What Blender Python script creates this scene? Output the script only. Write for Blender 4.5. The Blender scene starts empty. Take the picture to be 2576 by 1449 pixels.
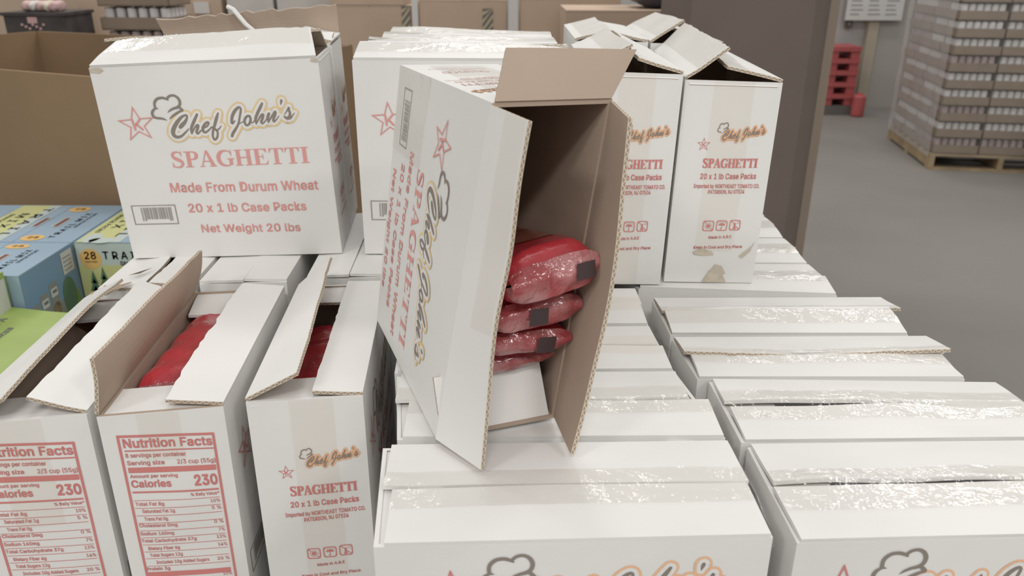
import bpy, bmesh, math, random
import numpy as np
from mathutils import Vector, noise, Matrix
V = Vector
sc = bpy.context.scene
COL = sc.collection
# ------------------------------------------------------------------ camera
CAMZ = 1.485
PITCH, ROLL, FPX = math.radians(22.3), math.radians(.2), 2006.0
cd = bpy.data.cameras.new('camera'); cam = bpy.data.objects.new('camera', cd); COL.objects.link(cam)
cd.sensor_width = 36; cd.lens = FPX / 2576 * 36; cd.clip_start = .02
cam.matrix_world = Matrix.Translation((0, 0, CAMZ)) @ Matrix.Rotation(math.pi / 2 - PITCH, 4, 'X') @ Matrix.Rotation(ROLL, 4, 'Z')
cd.dof.use_dof = True; cd.dof.focus_distance = .95; cd.dof.aperture_fstop = 7.5
sc.camera = cam
# ------------------------------------------------------------------ world, lamps, exposure
w = bpy.data.worlds.new('world'); sc.world = w; w.use_nodes = True
bg = w.node_tree.nodes['Background']; bg.inputs[0].default_value = (1, .985, .955, 1); bg.inputs[1].default_value = .56
def lamp(x, y, z, sx, sy, e, col=(1, .98, .95)):
    l = bpy.data.lights.new('ceiling_lamp', 'AREA'); l.shape = 'RECTANGLE'; l.size = sx; l.size_y = sy; l.energy = e; l.color = col
    o = bpy.data.objects.new('ceiling_lamp', l); COL.objects.link(o); o.location = (x, y, z)
for lx in (-3.2, 0.0, 3.2):
    for ly, e in ((-2.6, 76), (.9, 4), (4.2, 36), (7.4, 30)):
        lamp(lx, ly, 4.6, 1.2, .6, e)
vs = sc.view_settings; vs.view_transform = 'Standard'; vs.look = 'None'; vs.gamma = 1; vs.use_curve_mapping = False; vs.exposure = 0.0

# ------------------------------------------------------------------ helpers
def ray(px, py):
    du, dv = px - 1288, py - 724.5
    c, s = math.cos(-ROLL), math.sin(-ROLL)
    x, y = (du * c - dv * s) / FPX, -(du * s + dv * c) / FPX
    return V((x, math.cos(PITCH) + y * math.sin(PITCH), -math.sin(PITCH) + y * math.cos(PITCH)))
def onz(px, py, z):      # photo pixel -> point on the level z below the camera
    d = ray(px, py); return V((0, 0, CAMZ)) + d * (z / d.z)
def ony(px, py, y):      # photo pixel -> point at distance y
    d = ray(px, py); return V((0, 0, CAMZ)) + d * (y / d.y)
def P(x, y, z): return V((x, y, z + CAMZ))
def nz(p, s, seed=0.0): return noise.noise(V((p[0] * s + seed * 7.31, p[1] * s - seed * 3.7, p[2] * s + seed)))

MATS = {}
def mat(name, col, rough=.6, spec=.3, var=0.0, vscale=8.0, bump=0.0, bscale=40.0, metal=0.0, alpha=1.0, col2=None, coat=0.0):
    if name in MATS: return MATS[name]
    m = bpy.data.materials.new(name); m.use_nodes = True; nt = m.node_tree; b = nt.nodes['Principled BSDF']
    b.inputs['Roughness'].default_value = rough; b.inputs['Specular IOR Level'].default_value = spec
    b.inputs['Metallic'].default_value = metal; b.inputs['Alpha'].default_value = alpha; b.inputs['Coat Weight'].default_value = coat
    c4 = (*col, 1)
    b.inputs['Base Color'].default_value = c4
    tc = nt.nodes.new('ShaderNodeTexCoord')
    if var or col2:
        n = nt.nodes.new('ShaderNodeTexNoise'); n.inputs['Scale'].default_value = vscale; n.inputs['Detail'].default_value = 5
        nt.links.new(tc.outputs['Object'], n.inputs['Vector'])
        r = nt.nodes.new('ShaderNodeMix'); r.data_type = 'RGBA'
        r.inputs[6].default_value = c4
        r.inputs[7].default_value = (*(col2 or [x * (1 - var) for x in col]), 1)
        mp = nt.nodes.new('ShaderNodeMapRange'); mp.inputs[1].default_value = .38; mp.inputs[2].default_value = .66
        nt.links.new(n.outputs[0], mp.inputs[0]); nt.links.new(mp.outputs[0], r.inputs[0]); nt.links.new(r.outputs[2], b.inputs['Base Color'])
    if bump:
        n = nt.nodes.new('ShaderNodeTexNoise'); n.inputs['Scale'].default_value = bscale; n.inputs['Detail'].default_value = 3
        nt.links.new(tc.outputs['Object'], n.inputs['Vector'])
        bp = nt.nodes.new('ShaderNodeBump'); bp.inputs['Strength'].default_value = bump; bp.inputs['Distance'].default_value = .01
        nt.links.new(n.outputs[0], bp.inputs['Height']); nt.links.new(bp.outputs[0], b.inputs['Normal'])
    MATS[name] = m; return m
def film(name, col, alpha, rough=.12, bump=.5, bscale=30, tint=(1, 1, 1, 1), fmax=.12):
    """clear plastic: mostly see-through, with a crinkled glossy surface"""
    m = bpy.data.materials.new(name); m.use_nodes = True; nt = m.node_tree; b = nt.nodes['Principled BSDF']
    b.inputs['Base Color'].default_value = (*col, 1); b.inputs['Roughness'].default_value = .5; b.inputs['Specular IOR Level'].default_value = .2
    out = nt.nodes['Material Output']
    tr = nt.nodes.new('ShaderNodeBsdfTransparent'); tr.inputs['Color'].default_value = tint; gl = nt.nodes.new('ShaderNodeBsdfGlossy'); gl.inputs['Roughness'].default_value = rough
    gl.inputs['Color'].default_value = (1, 1, 1, 1)
    tc = nt.nodes.new('ShaderNodeTexCoord'); n = nt.nodes.new('ShaderNodeTexNoise'); n.inputs['Scale'].default_value = bscale; n.inputs['Detail'].default_value = 4
    nt.links.new(tc.outputs['Object'], n.inputs['Vector'])
    bp = nt.nodes.new('ShaderNodeBump'); bp.inputs['Strength'].default_value = bump; bp.inputs['Distance'].default_value = .006
    nt.links.new(n.outputs[0], bp.inputs['Height'])
    for q in (b, gl): nt.links.new(bp.outputs[0], q.inputs['Normal'])
    m1 = nt.nodes.new('ShaderNodeMixShader'); m1.inputs[0].default_value = alpha
    nt.links.new(tr.outputs[0], m1.inputs[1]); nt.links.new(b.outputs[0], m1.inputs[2])
    fr = nt.nodes.new('ShaderNodeFresnel'); fr.inputs['IOR'].default_value = 1.45; nt.links.new(bp.outputs[0], fr.inputs['Normal'])
    mn = nt.nodes.new('ShaderNodeMath'); mn.operation = 'MINIMUM'; mn.inputs[1].default_value = fmax; nt.links.new(fr.outputs[0], mn.inputs[0])
    m2 = nt.nodes.new('ShaderNodeMixShader'); nt.links.new(mn.outputs[0], m2.inputs[0])
    nt.links.new(m1.outputs[0], m2.inputs[1]); nt.links.new(gl.outputs[0], m2.inputs[2]); nt.links.new(m2.outputs[0], out.inputs['Surface'])
    MATS[name] = m; return m
PAPER = mat('white_paper', (.80, .79, .77), .5, .3, var=.05, vscale=5, bump=.04, bscale=30)
KRAFT = mat('kraft_liner', (.46, .36, .285), .75, .15, var=.10, vscale=7)
BIN = mat('bin_kraft', (.31, .215, .13), .75, .15, var=.10, vscale=3)
BIN2 = mat('far_kraft', (.56, .43, .33), .75, .15, var=.10, vscale=3)
SHADED_BIN = mat('shaded_kraft', (.20, .165, .145), .8, .1, var=.12, vscale=2)  # brown board darkened, its backlit shade put into the colour
INK_A = mat('ink_pale_red', (.73, .355, .325), .6, .2)  # this set of inks is paled, lens haze put into the colour
INK_B = mat('ink_red', (.64, .235, .22), .6, .2)
INK_G = mat('ink_grey', (.27, .235, .205), .6, .2)
HALO_Y = mat('ink_yellow', (.80, .61, .33), .6, .2)
HALO_O = mat('ink_orange', (.84, .52, .33), .6, .2)
INK_K = mat('ink_barcode', (.33, .31, .28), .6, .2)
SMUDGE = mat('scuff_tan', (.62, .55, .45), .6, .2, var=.2, vscale=60)
TAPE = film('packing_tape', (.66, .62, .55), .045, .10, .55, 45, tint=(.985, .98, .968, 1))
TAPE2 = film('packing_tape_aged', (.66, .58, .47), .03, .25, .2, 45, tint=(.99, .98, .965, 1), fmax=.02)
WRAP = film('stretch_wrap', (.86, .83, .82), .26, .12, .9, 22)
def cut_edge():
    m = bpy.data.materials.new('corrugated_cut_edge'); m.use_nodes = True; nt = m.node_tree; b = nt.nodes['Principled BSDF']; L = nt.links.new
    uv = nt.nodes.new('ShaderNodeUVMap'); uv.uv_map = 'flute'; sp = nt.nodes.new('ShaderNodeSeparateXYZ'); L(uv.outputs[0], sp.inputs[0])
    def M(op, a, b_=None):
        n = nt.nodes.new('ShaderNodeMath'); n.operation = op
        for i, q in enumerate((a, b_)):
            if q is None: continue
            if isinstance(q, (int, float)): n.inputs[i].default_value = q
            else: L(q, n.inputs[i])
        return n.outputs[0]
    wv = M('MULTIPLY_ADD', M('SINE', M('MULTIPLY', sp.outputs[0], 2 * math.pi / .0075)), .33); wv.node.inputs[2].default_value = .5
    d = M('LESS_THAN', M('ABSOLUTE', M('SUBTRACT', sp.outputs[1], wv)), .17)
    e = M('GREATER_THAN', M('ABSOLUTE', M('SUBTRACT', sp.outputs[1], .5)), .34)
    k = M('MAXIMUM', d, e)
    mx = nt.nodes.new('ShaderNodeMix'); mx.data_type = 'RGBA'; mx.inputs[6].default_value = (.33, .26, .195, 1); mx.inputs[7].default_value = (.64, .55, .44, 1)
    L(k, mx.inputs[0]); L(mx.outputs[2], b.inputs['Base Color']); b.inputs['Roughness'].default_value = .8
    return m
EDGE = cut_edge()

class MB:
    """collects polygons with materials and links them as ONE mesh object"""
    def __init__(s): s.v = []; s.f = []; s.m = []; s.mats = []; s.uv = {}
    def mi(s, m):
        if m not in s.mats: s.mats.append(m)
        return s.mats.index(m)
    def poly(s, pts, m, uv=None):
        i = len(s.v); s.v += [tuple(p) for p in pts]; s.f.append(tuple(range(i, i + len(pts)))); s.m.append(s.mi(m))
        if uv: s.uv[len(s.f) - 1] = uv
    def grid(s, fn, nu, nv, m, flip=False, u0=0, u1=1, v0=0, v1=1):
        b = len(s.v)
        for j in range(nv + 1):
            for i in range(nu + 1):
                s.v.append(tuple(fn(u0 + (u1 - u0) * i / nu, v0 + (v1 - v0) * j / nv)))
        k = s.mi(m)
        for j in range(nv):
            for i in range(nu):
                q = (b + j * (nu + 1) + i, b + j * (nu + 1) + i + 1, b + (j + 1) * (nu + 1) + i + 1, b + (j + 1) * (nu + 1) + i)
                s.f.append(q[::-1] if flip else q); s.m.append(k)
    def box(s, c, size, m, rot=None):
        hx, hy, hz = [q / 2 for q in size]; c = V(c)
        p = [V((a * hx, b * hy, d * hz)) for d in (-1, 1) for b in (-1, 1) for a in (-1, 1)]
        if rot: p = [rot @ q for q in p]
        p = [q + c for q in p]
        for q in ((0, 2, 3, 1), (4, 5, 7, 6), (0, 1, 5, 4), (2, 6, 7, 3), (0, 4, 6, 2), (1, 3, 7, 5)): s.poly([p[i] for i in q], m)
    def lathe(s, c, prof, m, n=24, axis='Z', ms=None):
        c = V(c); b = len(s.v)
        for r, z in prof:
            for i in range(n):
                a = 2 * math.pi * i / n; s.v.append(tuple(c + V((r * math.cos(a), r * math.sin(a), z))))
        for j in range(len(prof) - 1):
            k = s.mi(ms[j] if ms else m)
            for i in range(n):
                s.f.append((b + j * n + i, b + j * n + (i + 1) % n, b + (j + 1) * n + (i + 1) % n, b + (j + 1) * n + i)); s.m.append(k)
    def tube(s, pts, r, m, n=8):
        pts = [V(p) for p in pts]; rings = []
        for i, p in enumerate(pts):
            t = (pts[min(i + 1, len(pts) - 1)] - pts[max(i - 1, 0)]).normalized()
            a = t.orthogonal().normalized(); bb = t.cross(a)
            rings.append([p + (a * math.cos(2 * math.pi * k / n) + bb * math.sin(2 * math.pi * k / n)) * r for k in range(n)])
        for i in range(len(rings) - 1):
            for k in range(n): s.poly([rings[i][k], rings[i][(k + 1) % n], rings[i + 1][(k + 1) % n], rings[i + 1][k]], m)
    def build(s, name, parent=None, loc=None, smooth=False, weld=0.0, origin=None):
        o_ = V(origin) if origin is not None else (parent['_o'] if parent else V((0, 0, 0)))
        o_ = V(o_)
        me = bpy.data.meshes.new(name); me.from_pydata([tuple(V(p) - o_) for p in s.v], [], s.f)
        for m in s.mats: me.materials.append(m)
        me.polygons.foreach_set('material_index', s.m)
        if s.uv:
            l = me.uv_layers.new(name='flute')
            for fi, uv in s.uv.items():
                for k, li in enumerate(me.polygons[fi].loop_indices): l.data[li].uv = uv[k]
        if weld:
            bm = bmesh.new(); bm.from_mesh(me); bmesh.ops.remove_doubles(bm, verts=bm.verts, dist=weld); bm.to_mesh(me); bm.free()
        if smooth: me.polygons.foreach_set('use_smooth', [True] * len(me.polygons))
        me.update()
        o = bpy.data.objects.new(name, me); COL.objects.link(o)
        if parent: o.parent = parent
        else: o.location = o_
        return o
ROOTS = []
def thing(name, loc, label, cat, group=None):
    o = bpy.data.objects.new(name, None); COL.objects.link(o); o.location = loc; o['_o'] = tuple(loc); o.empty_display_size = .05
    ROOTS.append(o)
    return tag(o, label, cat, group)
def tag(o, label, cat, group=None, kind=None):
    o['label'] = label; o['category'] = cat
    if group: o['group'] = group
    if kind: o['kind'] = kind
    return o

# ------------------------------------------------------------------ lettering in flat coordinates
CACHE = {}
try:      # the sans face that ships inside Blender itself; the built-in face if it is missing
    import os
    SANS = bpy.data.fonts.load(os.path.join(bpy.utils.system_resource('DATAFILES'), 'fonts', 'Inter.woff2'))
except Exception:
    SANS = None
def text2d(s, bold=.020):
    """sans lettering -> polygons; baseline 0, capital height 1, ink from x=0 to x=w"""
    key = (s, bold)
    if key in CACHE: return CACHE[key]
    cu = bpy.data.curves.new('t', 'FONT'); cu.body = s; cu.size = 1; cu.resolution_u = 3; cu.space_character = 1.02
    if SANS: cu.font = SANS
    ob = bpy.data.objects.new('t', cu); COL.objects.link(ob)
    dg = bpy.context.evaluated_depsgraph_get(); dg.update()
    me = bpy.data.meshes.new_from_object(ob.evaluated_get(dg))
    vs_ = [(v.co.x, v.co.y) for v in me.vertices]; fs = [tuple(p.vertices) for p in me.polygons]
    bpy.data.objects.remove(ob); bpy.data.curves.remove(cu); bpy.data.meshes.remove(me)
    x0 = min(v[0] for v in vs_); x1 = max(v[0] for v in vs_)
    if s == 'H': cap = 1.0; CACHE['cap'] = max(v[1] for v in vs_)
    else:
        if 'cap' not in CACHE: text2d('H', 0.0)
        cap = CACHE['cap'] * 1.02
    e = bold * CACHE['cap'] / .727; pol = []
    for dx, dy in ((-e, -e), (e, -e), (e, e), (-e, e)) if e else ((0, 0),):
        pol += [[((vs_[i][0] + dx - x0 + e) / (x1 - x0 + 2 * e), (vs_[i][1] + dy) / cap) for i in f] for f in fs]
    CACHE[key] = (pol, (x1 - x0) / cap); return CACHE[key]
def crom(pts, n=6):
    pts = [np.array(p, float) for p in pts]; out = []
    for i in range(len(pts) - 1):
        p0 = pts[max(i - 1, 0)]; p1 = pts[i]; p2 = pts[i + 1]; p3 = pts[min(i + 2, len(pts) - 1)]
        for k in range(n):
            t = k / n
            out.append(.5 * (2 * p1 + (p2 - p0) * t + (2 * p0 - 5 * p1 + 4 * p2 - p3) * t * t + (3 * p1 - p0 - 3 * p2 + p3) * t ** 3))
    out.append(pts[-1]); return out
def stroke(pts, hw, n=6, caps=True, extra=0.0):
    """brush stroke polygons; pts (x,y), hw a half width or one for each point"""
    if not hasattr(hw, '__len__'): hw = [hw] * len(pts)
    q = crom([(p[0], p[1], h) for p, h in zip(pts, hw)], n); res = []
    L = []
    for i, p in enumerate(q):
        t = q[min(i + 1, len(q) - 1)][:2] - q[max(i - 1, 0)][:2]; t = t / (np.linalg.norm(t) + 1e-12)
        nn = np.array([-t[1], t[0]]); h = max(p[2], 0) + extra
        L.append((p[:2] + nn * h, p[:2] - nn * h, p[:2], h))
    for i in range(len(L) - 1): res.append([L[i][1], L[i + 1][1], L[i + 1][0], L[i][0]])
    for i, l in enumerate(L):
        if (caps and i in (0, len(L) - 1)) or extra:
            if extra and i % 2 and i != len(L) - 1: continue
            res.append([l[2] + l[3] * np.array([math.cos(a), math.sin(a)]) for a in np.linspace(0, 2 * math.pi, 12, endpoint=False)])
    return res
def rect(x0, y0, x1, y1, step=None):
    if not step: return [[(x0, y0), (x1, y0), (x1, y1), (x0, y1)]]
    nx = max(1, int(math.ceil(abs(x1 - x0) / step))); ny = max(1, int(math.ceil(abs(y1 - y0) / step))); r = []
    for i in range(nx):
        for j in range(ny):
            a, b = x0 + (x1 - x0) * i / nx, x0 + (x1 - x0) * (i + 1) / nx; c, d = y0 + (y1 - y0) * j / ny, y0 + (y1 - y0) * (j + 1) / ny
            r.append([(a, c), (b, c), (b, d), (a, d)])
    return r
def serif_glyphs():
    g = {}
    sf = lambda a, b, y=0: rect(a, y, b, y + .032)
    T_ = .644
    g['S'] = (.556, stroke([(.46, .53), (.41, .635), (.27, .665), (.14, .62), (.10, .52), (.16, .42), (.30, .34), (.43, .26), (.47, .16), (.40, .05), (.26, .01), (.12, .05), (.07, .17)], [.012, .022, .03, .05, .055, .062, .07, .062, .055, .045, .028, .022, .012], caps=False) + rect(.445, .48, .475, .69) + rect(.05, -.01, .08, .21))
    g['P'] = (.611, rect(.12, 0, .28, .676) + sf(.02, .38) + sf(.02, .30, T_) + stroke([(.27, .66), (.42, .645), (.52, .58), (.535, .49), (.50, .39), (.38, .335), (.27, .33)], [.015, .028, .055, .068, .055, .028, .015], caps=False))
    g['A'] = (.722, [[(.31, .69), (.40, .69), (.67, .02), (.50, .02)], [(.315, .66), (.36, .66), (.13, .02), (.085, .02)]] + rect(.19, .21, .48, .25) + sf(.01, .23) + sf(.42, .72))
    g['G'] = (.778, stroke([(.655, .48), (.59, .61), (.42, .66), (.24, .60), (.13, .45), (.125, .25), (.22, .08), (.42, .015), (.56, .04), (.64, .08)], [.012, .022, .028, .06, .078, .078, .06, .028, .022, .02], caps=False) + rect(.55, .05, .69, .30) + sf(.47, .77, .29) + rect(.64, .44, .67, .69))
    g['H'] = (.778, rect(.10, 0, .25, .676) + rect(.53, 0, .68, .676) + rect(.22, .32, .56, .36) + sf(.02, .34) + sf(.44, .76) + sf(.02, .34, T_) + sf(.44, .76, T_))
    g['E'] = (.667, rect(.10, 0, .26, .676) + sf(.02, .60) + sf(.02, .58, T_) + rect(.25, .325, .42, .36) + rect(.41, .23, .44, .455) + [[(.55, .66), (.58, .48), (.59, .676)], [(.52, .02), (.64, .20), (.60, .0)], [(.46, .64), (.57, .50), (.58, .66)]])
    g['T'] = (.667, rect(.255, 0, .41, .676) + sf(.15, .52) + sf(.03, .64, T_) + [[(.03, .676), (.035, .47), (.14, .65)], [(.64, .676), (.635, .47), (.53, .65)]])
    g['I'] = (.389, rect(.115, 0, .275, .676) + sf(.02, .37) + sf(.02, .37, T_))
    return g
GL = serif_glyphs()
def serif_word(s):
    x = 0; out = []
    for ch in s:
        adv, pl = GL[ch]
        out += [[((p[0] + x), p[1] / .676) for p in q] for q in pl]; x += adv
    x0 = min(p[0] for q in out for p in q); x1 = max(p[0] for q in out for p in q)
    return [[((p[0] - x0) / (x1 - x0), p[1]) for p in q] for q in out]
SPAG = serif_word('SPAGHETTI')
# the script wordmark and the cook's hat, as brush strokes measured on the large carton
HA = np.array([[.00158558, -.00040133, -.27821399], [-.00012068, -.00194973, 1.31627552], [-.00004308, -.00020972, 1.0]])
ASP = .329 / .30
def to_uv(x, y):
    q = HA @ np.array([x, y, 1.0]); return (q[0] / q[2] * ASP, q[1] / q[2])
def c1(p): return to_uv(370 + p[0] / 10.35, 220 + p[1] / 10.35)
def c2(p): return to_uv(560 + p[0] / 10.35, 220 + p[1] / 10.35)
PX = .00192 / 10.35 * 1.0     # half widths are in the same zoomed pixels
S1 = [([(880, 1000), (930, 940), (1000, 860), (1045, 760), (1040, 690), (985, 690), (900, 740), (800, 860), (720, 1000), (690, 1100), (700, 1190), (760, 1250), (840, 1260), (930, 1220), (1030, 1120), (1100, 1040)], [48, 55, 45, 30, 28, 28, 38, 50, 55, 56, 52, 46, 40, 32, 24, 14]),
      ([(1310, 660), (1260, 780), (1190, 950), (1165, 1060), (1185, 1170)], [30, 40, 40, 36, 18]),
      ([(1185, 1170), (1240, 1040), (1310, 950), (1345, 950), (1330, 1040), (1305, 1110), (1340, 1160), (1420, 1080)], [14, 22, 30, 36, 34, 34, 28, 20]),
      ([(1480, 1010), (1570, 970), (1620, 890), (1590, 855), (1530, 900), (1475, 1000), (1480, 1090), (1540, 1125), (1620, 1070), (1700, 980)], [22, 24, 26, 28, 34, 40, 38, 30, 24, 18]),
      ([(1860, 620), (1820, 760), (1770, 960), (1735, 1100), (1735, 1230), (1780, 1310), (1840, 1260), (1860, 1150), (1830, 1070), (1730, 1000)], [22, 42, 38, 32, 30, 30, 30, 28, 30, 34]),
      ([(1830, 1070), (1890, 1030), (1950, 950)], [28, 20, 12])]
S2 = [([(340, 810), (270, 880), (255, 800), (270, 690), (330, 560), (420, 470), (475, 480), (485, 560), (460, 720), (425, 900), (350, 1040), (290, 1140), (265, 1215)], [12, 36, 38, 42, 42, 34, 26, 30, 28, 28, 36, 40, 34]),
      ([(440, 900), (500, 860), (560, 830), (590, 790)], [14, 14, 14, 20]),
      ([(720, 690), (660, 690), (600, 760), (590, 850), (640, 930), (710, 890), (745, 790), (720, 690)], [30, 32, 34, 34, 30, 32, 34, 30]),
      ([(745, 850), (800, 860), (850, 800)], [24, 16, 16]),
      ([(1040, 360), (990, 470), (920, 620), (875, 760), (890, 890)], [28, 40, 40, 38, 18]),
      ([(890, 890), (950, 780), (1020, 670), (1070, 650), (1050, 760), (1020, 830), (1050, 880), (1130, 810), (1180, 720)], [14, 22, 30, 32, 34, 34, 24, 18, 20]),
      ([(1220, 620), (1190, 720), (1210, 840)], [32, 40, 26]),
      ([(1210, 840), (1290, 700), (1380, 570), (1380, 650), (1335, 770), (1350, 830), (1420, 770), (1480, 680)], [18, 26, 30, 34, 34, 26, 18, 10]),
      ([(1540, 280), (1535, 320), (1525, 395)], [30, 32, 8]),
      ([(1620, 650), (1680, 560), (1735, 460), (1730, 520), (1765, 600), (1750, 690), (1690, 740), (1620, 700)], [10, 18, 24, 34, 34, 34, 38, 26]),
      ([(1690, 740), (1770, 740), (1840, 660), (1885, 600)], [36, 30, 16, 8])]
HAT = [([(290, 515), (215, 500), (185, 400), (200, 320), (270, 250), (380, 230), (470, 250), (545, 295)], [4, 26, 30, 32, 32, 30, 28, 6]),
       ([(545, 290), (520, 240), (580, 180), (680, 165), (780, 215), (845, 310), (845, 420), (780, 480), (690, 510), (600, 560), (535, 625)], [10, 26, 28, 28, 32, 34, 32, 32, 28, 22, 3]),
       ([(210, 510), (150, 570), (130, 650), (170, 730), (250, 765), (360, 775), (440, 790), (525, 825)], [22, 30, 32, 32, 28, 26, 22, 4]),
       ([(820, 470), (890, 520), (930, 560), (850, 590), (740, 660), (650, 730), (585, 795)], [26, 32, 24, 28, 30, 24, 3])]
def logo_layers(closed=False):
    lay = {'halo': [], 'gap': [], 'ink': [], 'hat': []}
    for fn, SS in ((c1, S1), (c2, S2)):
        for pts, hw in SS:
            q = [fn(p) for p in pts]; h = [x * PX for x in hw]
            lay['ink'] += stroke(q, h, 5)
            lay['halo'] += stroke(q, h, 4, extra=.0205)
            if not closed: lay['gap'] += stroke(q, h, 4, extra=.0125)
    for pts, hw in HAT: lay['hat'] += stroke([c1(p) for p in pts], [x * PX for x in hw], 5)
    return lay
LOGO = logo_layers(); LOGO_N = logo_layers(True)
allp = [p for k in ('ink', 'hat') for q in LOGO[k] for p in q]
LBB = (min(p[0] for p in allp), min(p[1] for p in allp), max(p[0] for p in allp), max(p[1] for p in allp))
def star_polys(c, R, hw, rot=0.0):
    pts = []
    for i in range(10):
        a = math.pi / 2 + i * math.pi / 5 + rot; r = R if i % 2 == 0 else R * .40
        pts.append((c[0] + r * math.cos(a), c[1] + r * math.sin(a)))
    out = []
    for i in range(10):
        a, b = np.array(pts[i]), np.array(pts[(i + 1) % 10]); m = np.array(c)
        ia, ib = m + (a - m) * (1 - hw), m + (b - m) * (1 - hw); out.append([a, b, ib, ia])
    k = R * .26
    out += stroke([(c[0] - k * .8, c[1] + k), (c[0] - k * .55, c[1] - k)], k * .2, 2) + stroke([(c[0] + k * .7, c[1] + k), (c[0] - k * .4, c[1] - k * .2)], k * .18, 2) + stroke([(c[0] - k * .1, c[1] + .05 * k), (c[0] + k * .9, c[1] - k)], k * .2, 2)
    return out
class Print:
    """lettering and marks for one carton panel: list of (material, depth step, polygons in panel metres)"""
    def __init__(s): s.items = []
    def add(s, m, polys, lvl=0, fn=None):
        s.items.append((m, lvl, [[fn(p) for p in q] if fn else q for q in polys])); return s
    def text(s, m, t, u0, v0, u1, v1, cap, bold=.020, skew=0.0):
        pol, w_ = text2d(t, bold)
        return s.add(m, [[(u0 + (u1 - u0) * x + skew * cap * y, v0 + (v1 - v0) * x + cap * y) for x, y in q] for q in pol])
def broad_print(wd, h, red=None, halo=None, grey=None):
    red = red or INK_A; halo = halo or HALO_Y; grey = grey or INK_G
    p = Print(); k = h
    lf = lambda q: (q[0] * k * wd / (h * ASP), q[1] * h)
    for key, m, l in (('halo', halo, 0), ('gap', PAPER, 1), ('ink', grey, 2), ('hat', grey, 2)): p.add(m, LOGO[key], l, lf)
    p.add(red, star_polys((.155 * ASP, .725), .095, .17, .06), 2, lf)
    p.add(red, SPAG, 0, lambda q: ((.278 + .625 * q[0]) * wd, (.498 + .082 * q[1]) * h))
    for t, u0, u1, v0, v1, c in (('Made From Durum Wheat', .243, .927, .368, .357, .049), ('20 x 1 lb Case Packs', .307, .857, .256, .247, .046), ('Net Weight 20 lbs', .348, .815, .142, .133, .043)):
        p.text(red, t, u0 * wd, v0 * h, u1 * wd, v1 * h, c * h, .022)
    g = [rect(.043, .192, .249, .197), rect(.043, .295, .249, .300), rect(.043, .192, .048, .300), rect(.244, .192, .249, .300)]
    rnd = random.Random(4); x = .085
    while x < .225:
        bw = rnd.choice((.0018, .003, .0045, .006)); g.append(rect(x, .222 if .1 < x < .21 else .212, x + bw, .287)); x += bw + rnd.choice((.002, .003, .0045))
    p.add(INK_K, [q for r in g for q in r], 0, lambda q: (q[0] * wd, q[1] * h))
    return p
def icon_polys(kind, x0, y0, s):
    r = s * .2; c = []
    for cx, cy, a0 in ((x0 + s - r, y0 + s - r, 0), (x0 + r, y0 + s - r, 90), (x0 + r, y0 + r, 180), (x0 + s - r, y0 + r, 270)):
        for k in range(4): a = math.radians(a0 + k * 30); c.append((cx + r * math.cos(a), cy + r * math.sin(a)))
    m = (x0 + s / 2, y0 + s / 2); out = []
    for i in range(len(c)):
        a, b = c[i], c[(i + 1) % len(c)]; f = .85
        out.append([a, b, (m[0] + (b[0] - m[0]) * f, m[1] + (b[1] - m[1]) * f), (m[0] + (a[0] - m[0]) * f, m[1] + (a[1] - m[1]) * f)])
    X = lambda a: x0 + s * a; Y = lambda a: y0 + s * a
    if kind == 0:
        out.append([(X(.5) + s * .17 * math.cos(a), Y(.5) + s * .17 * math.sin(a)) for a in np.linspace(0, 6.28, 16, endpoint=False)])
        for k in range(12):
            a = k * math.pi / 6; ca, sa = math.cos(a), math.sin(a)
            out += stroke([(X(.5) + s * .22 * ca, Y(.5) + s * .22 * sa), (X(.5) + s * .33 * ca, Y(.5) + s * .33 * sa)], s * .018, 1)
        out += stroke([(X(.1), Y(.92)), (X(.26), Y(.76))], s * .03, 1) + stroke([(X(.74), Y(.24)), (X(.92), Y(.08))], s * .03, 1)
    elif kind == 1:
        out.append([(X(.5) + s * .3 * math.cos(a), Y(.52) + s * .22 * math.sin(a)) for a in np.linspace(0, math.pi, 12)])
        out += stroke([(X(.5), Y(.52)), (X(.5), Y(.2)), (X(.44), Y(.15)), (X(.4), Y(.22))], s * .025, 3)
        for a, b in ((.2, .85), (.36, .86), (.52, .88), (.68, .86), (.82, .8)): out += stroke([(X(a), Y(b)), (X(a - .05), Y(b - .09))], s * .016, 1)
    else:
        out += rect(X(.40), Y(.22), X(.56), Y(.72)) + rect(X(.34), Y(.14), X(.62), Y(.26))
        out += stroke([(X(.1), Y(.92)), (X(.34), Y(.70))], s * .03, 1) + stroke([(X(.62), Y(.38)), (X(.92), Y(.08))], s * .03, 1)
        for a, b in ((.66, .84), (.78, .84), (.66, .70), (.78, .70)): out += stroke([(X(a), Y(b)), (X(a + .07), Y(b - .06))], s * .016, 1)
    return out
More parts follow.
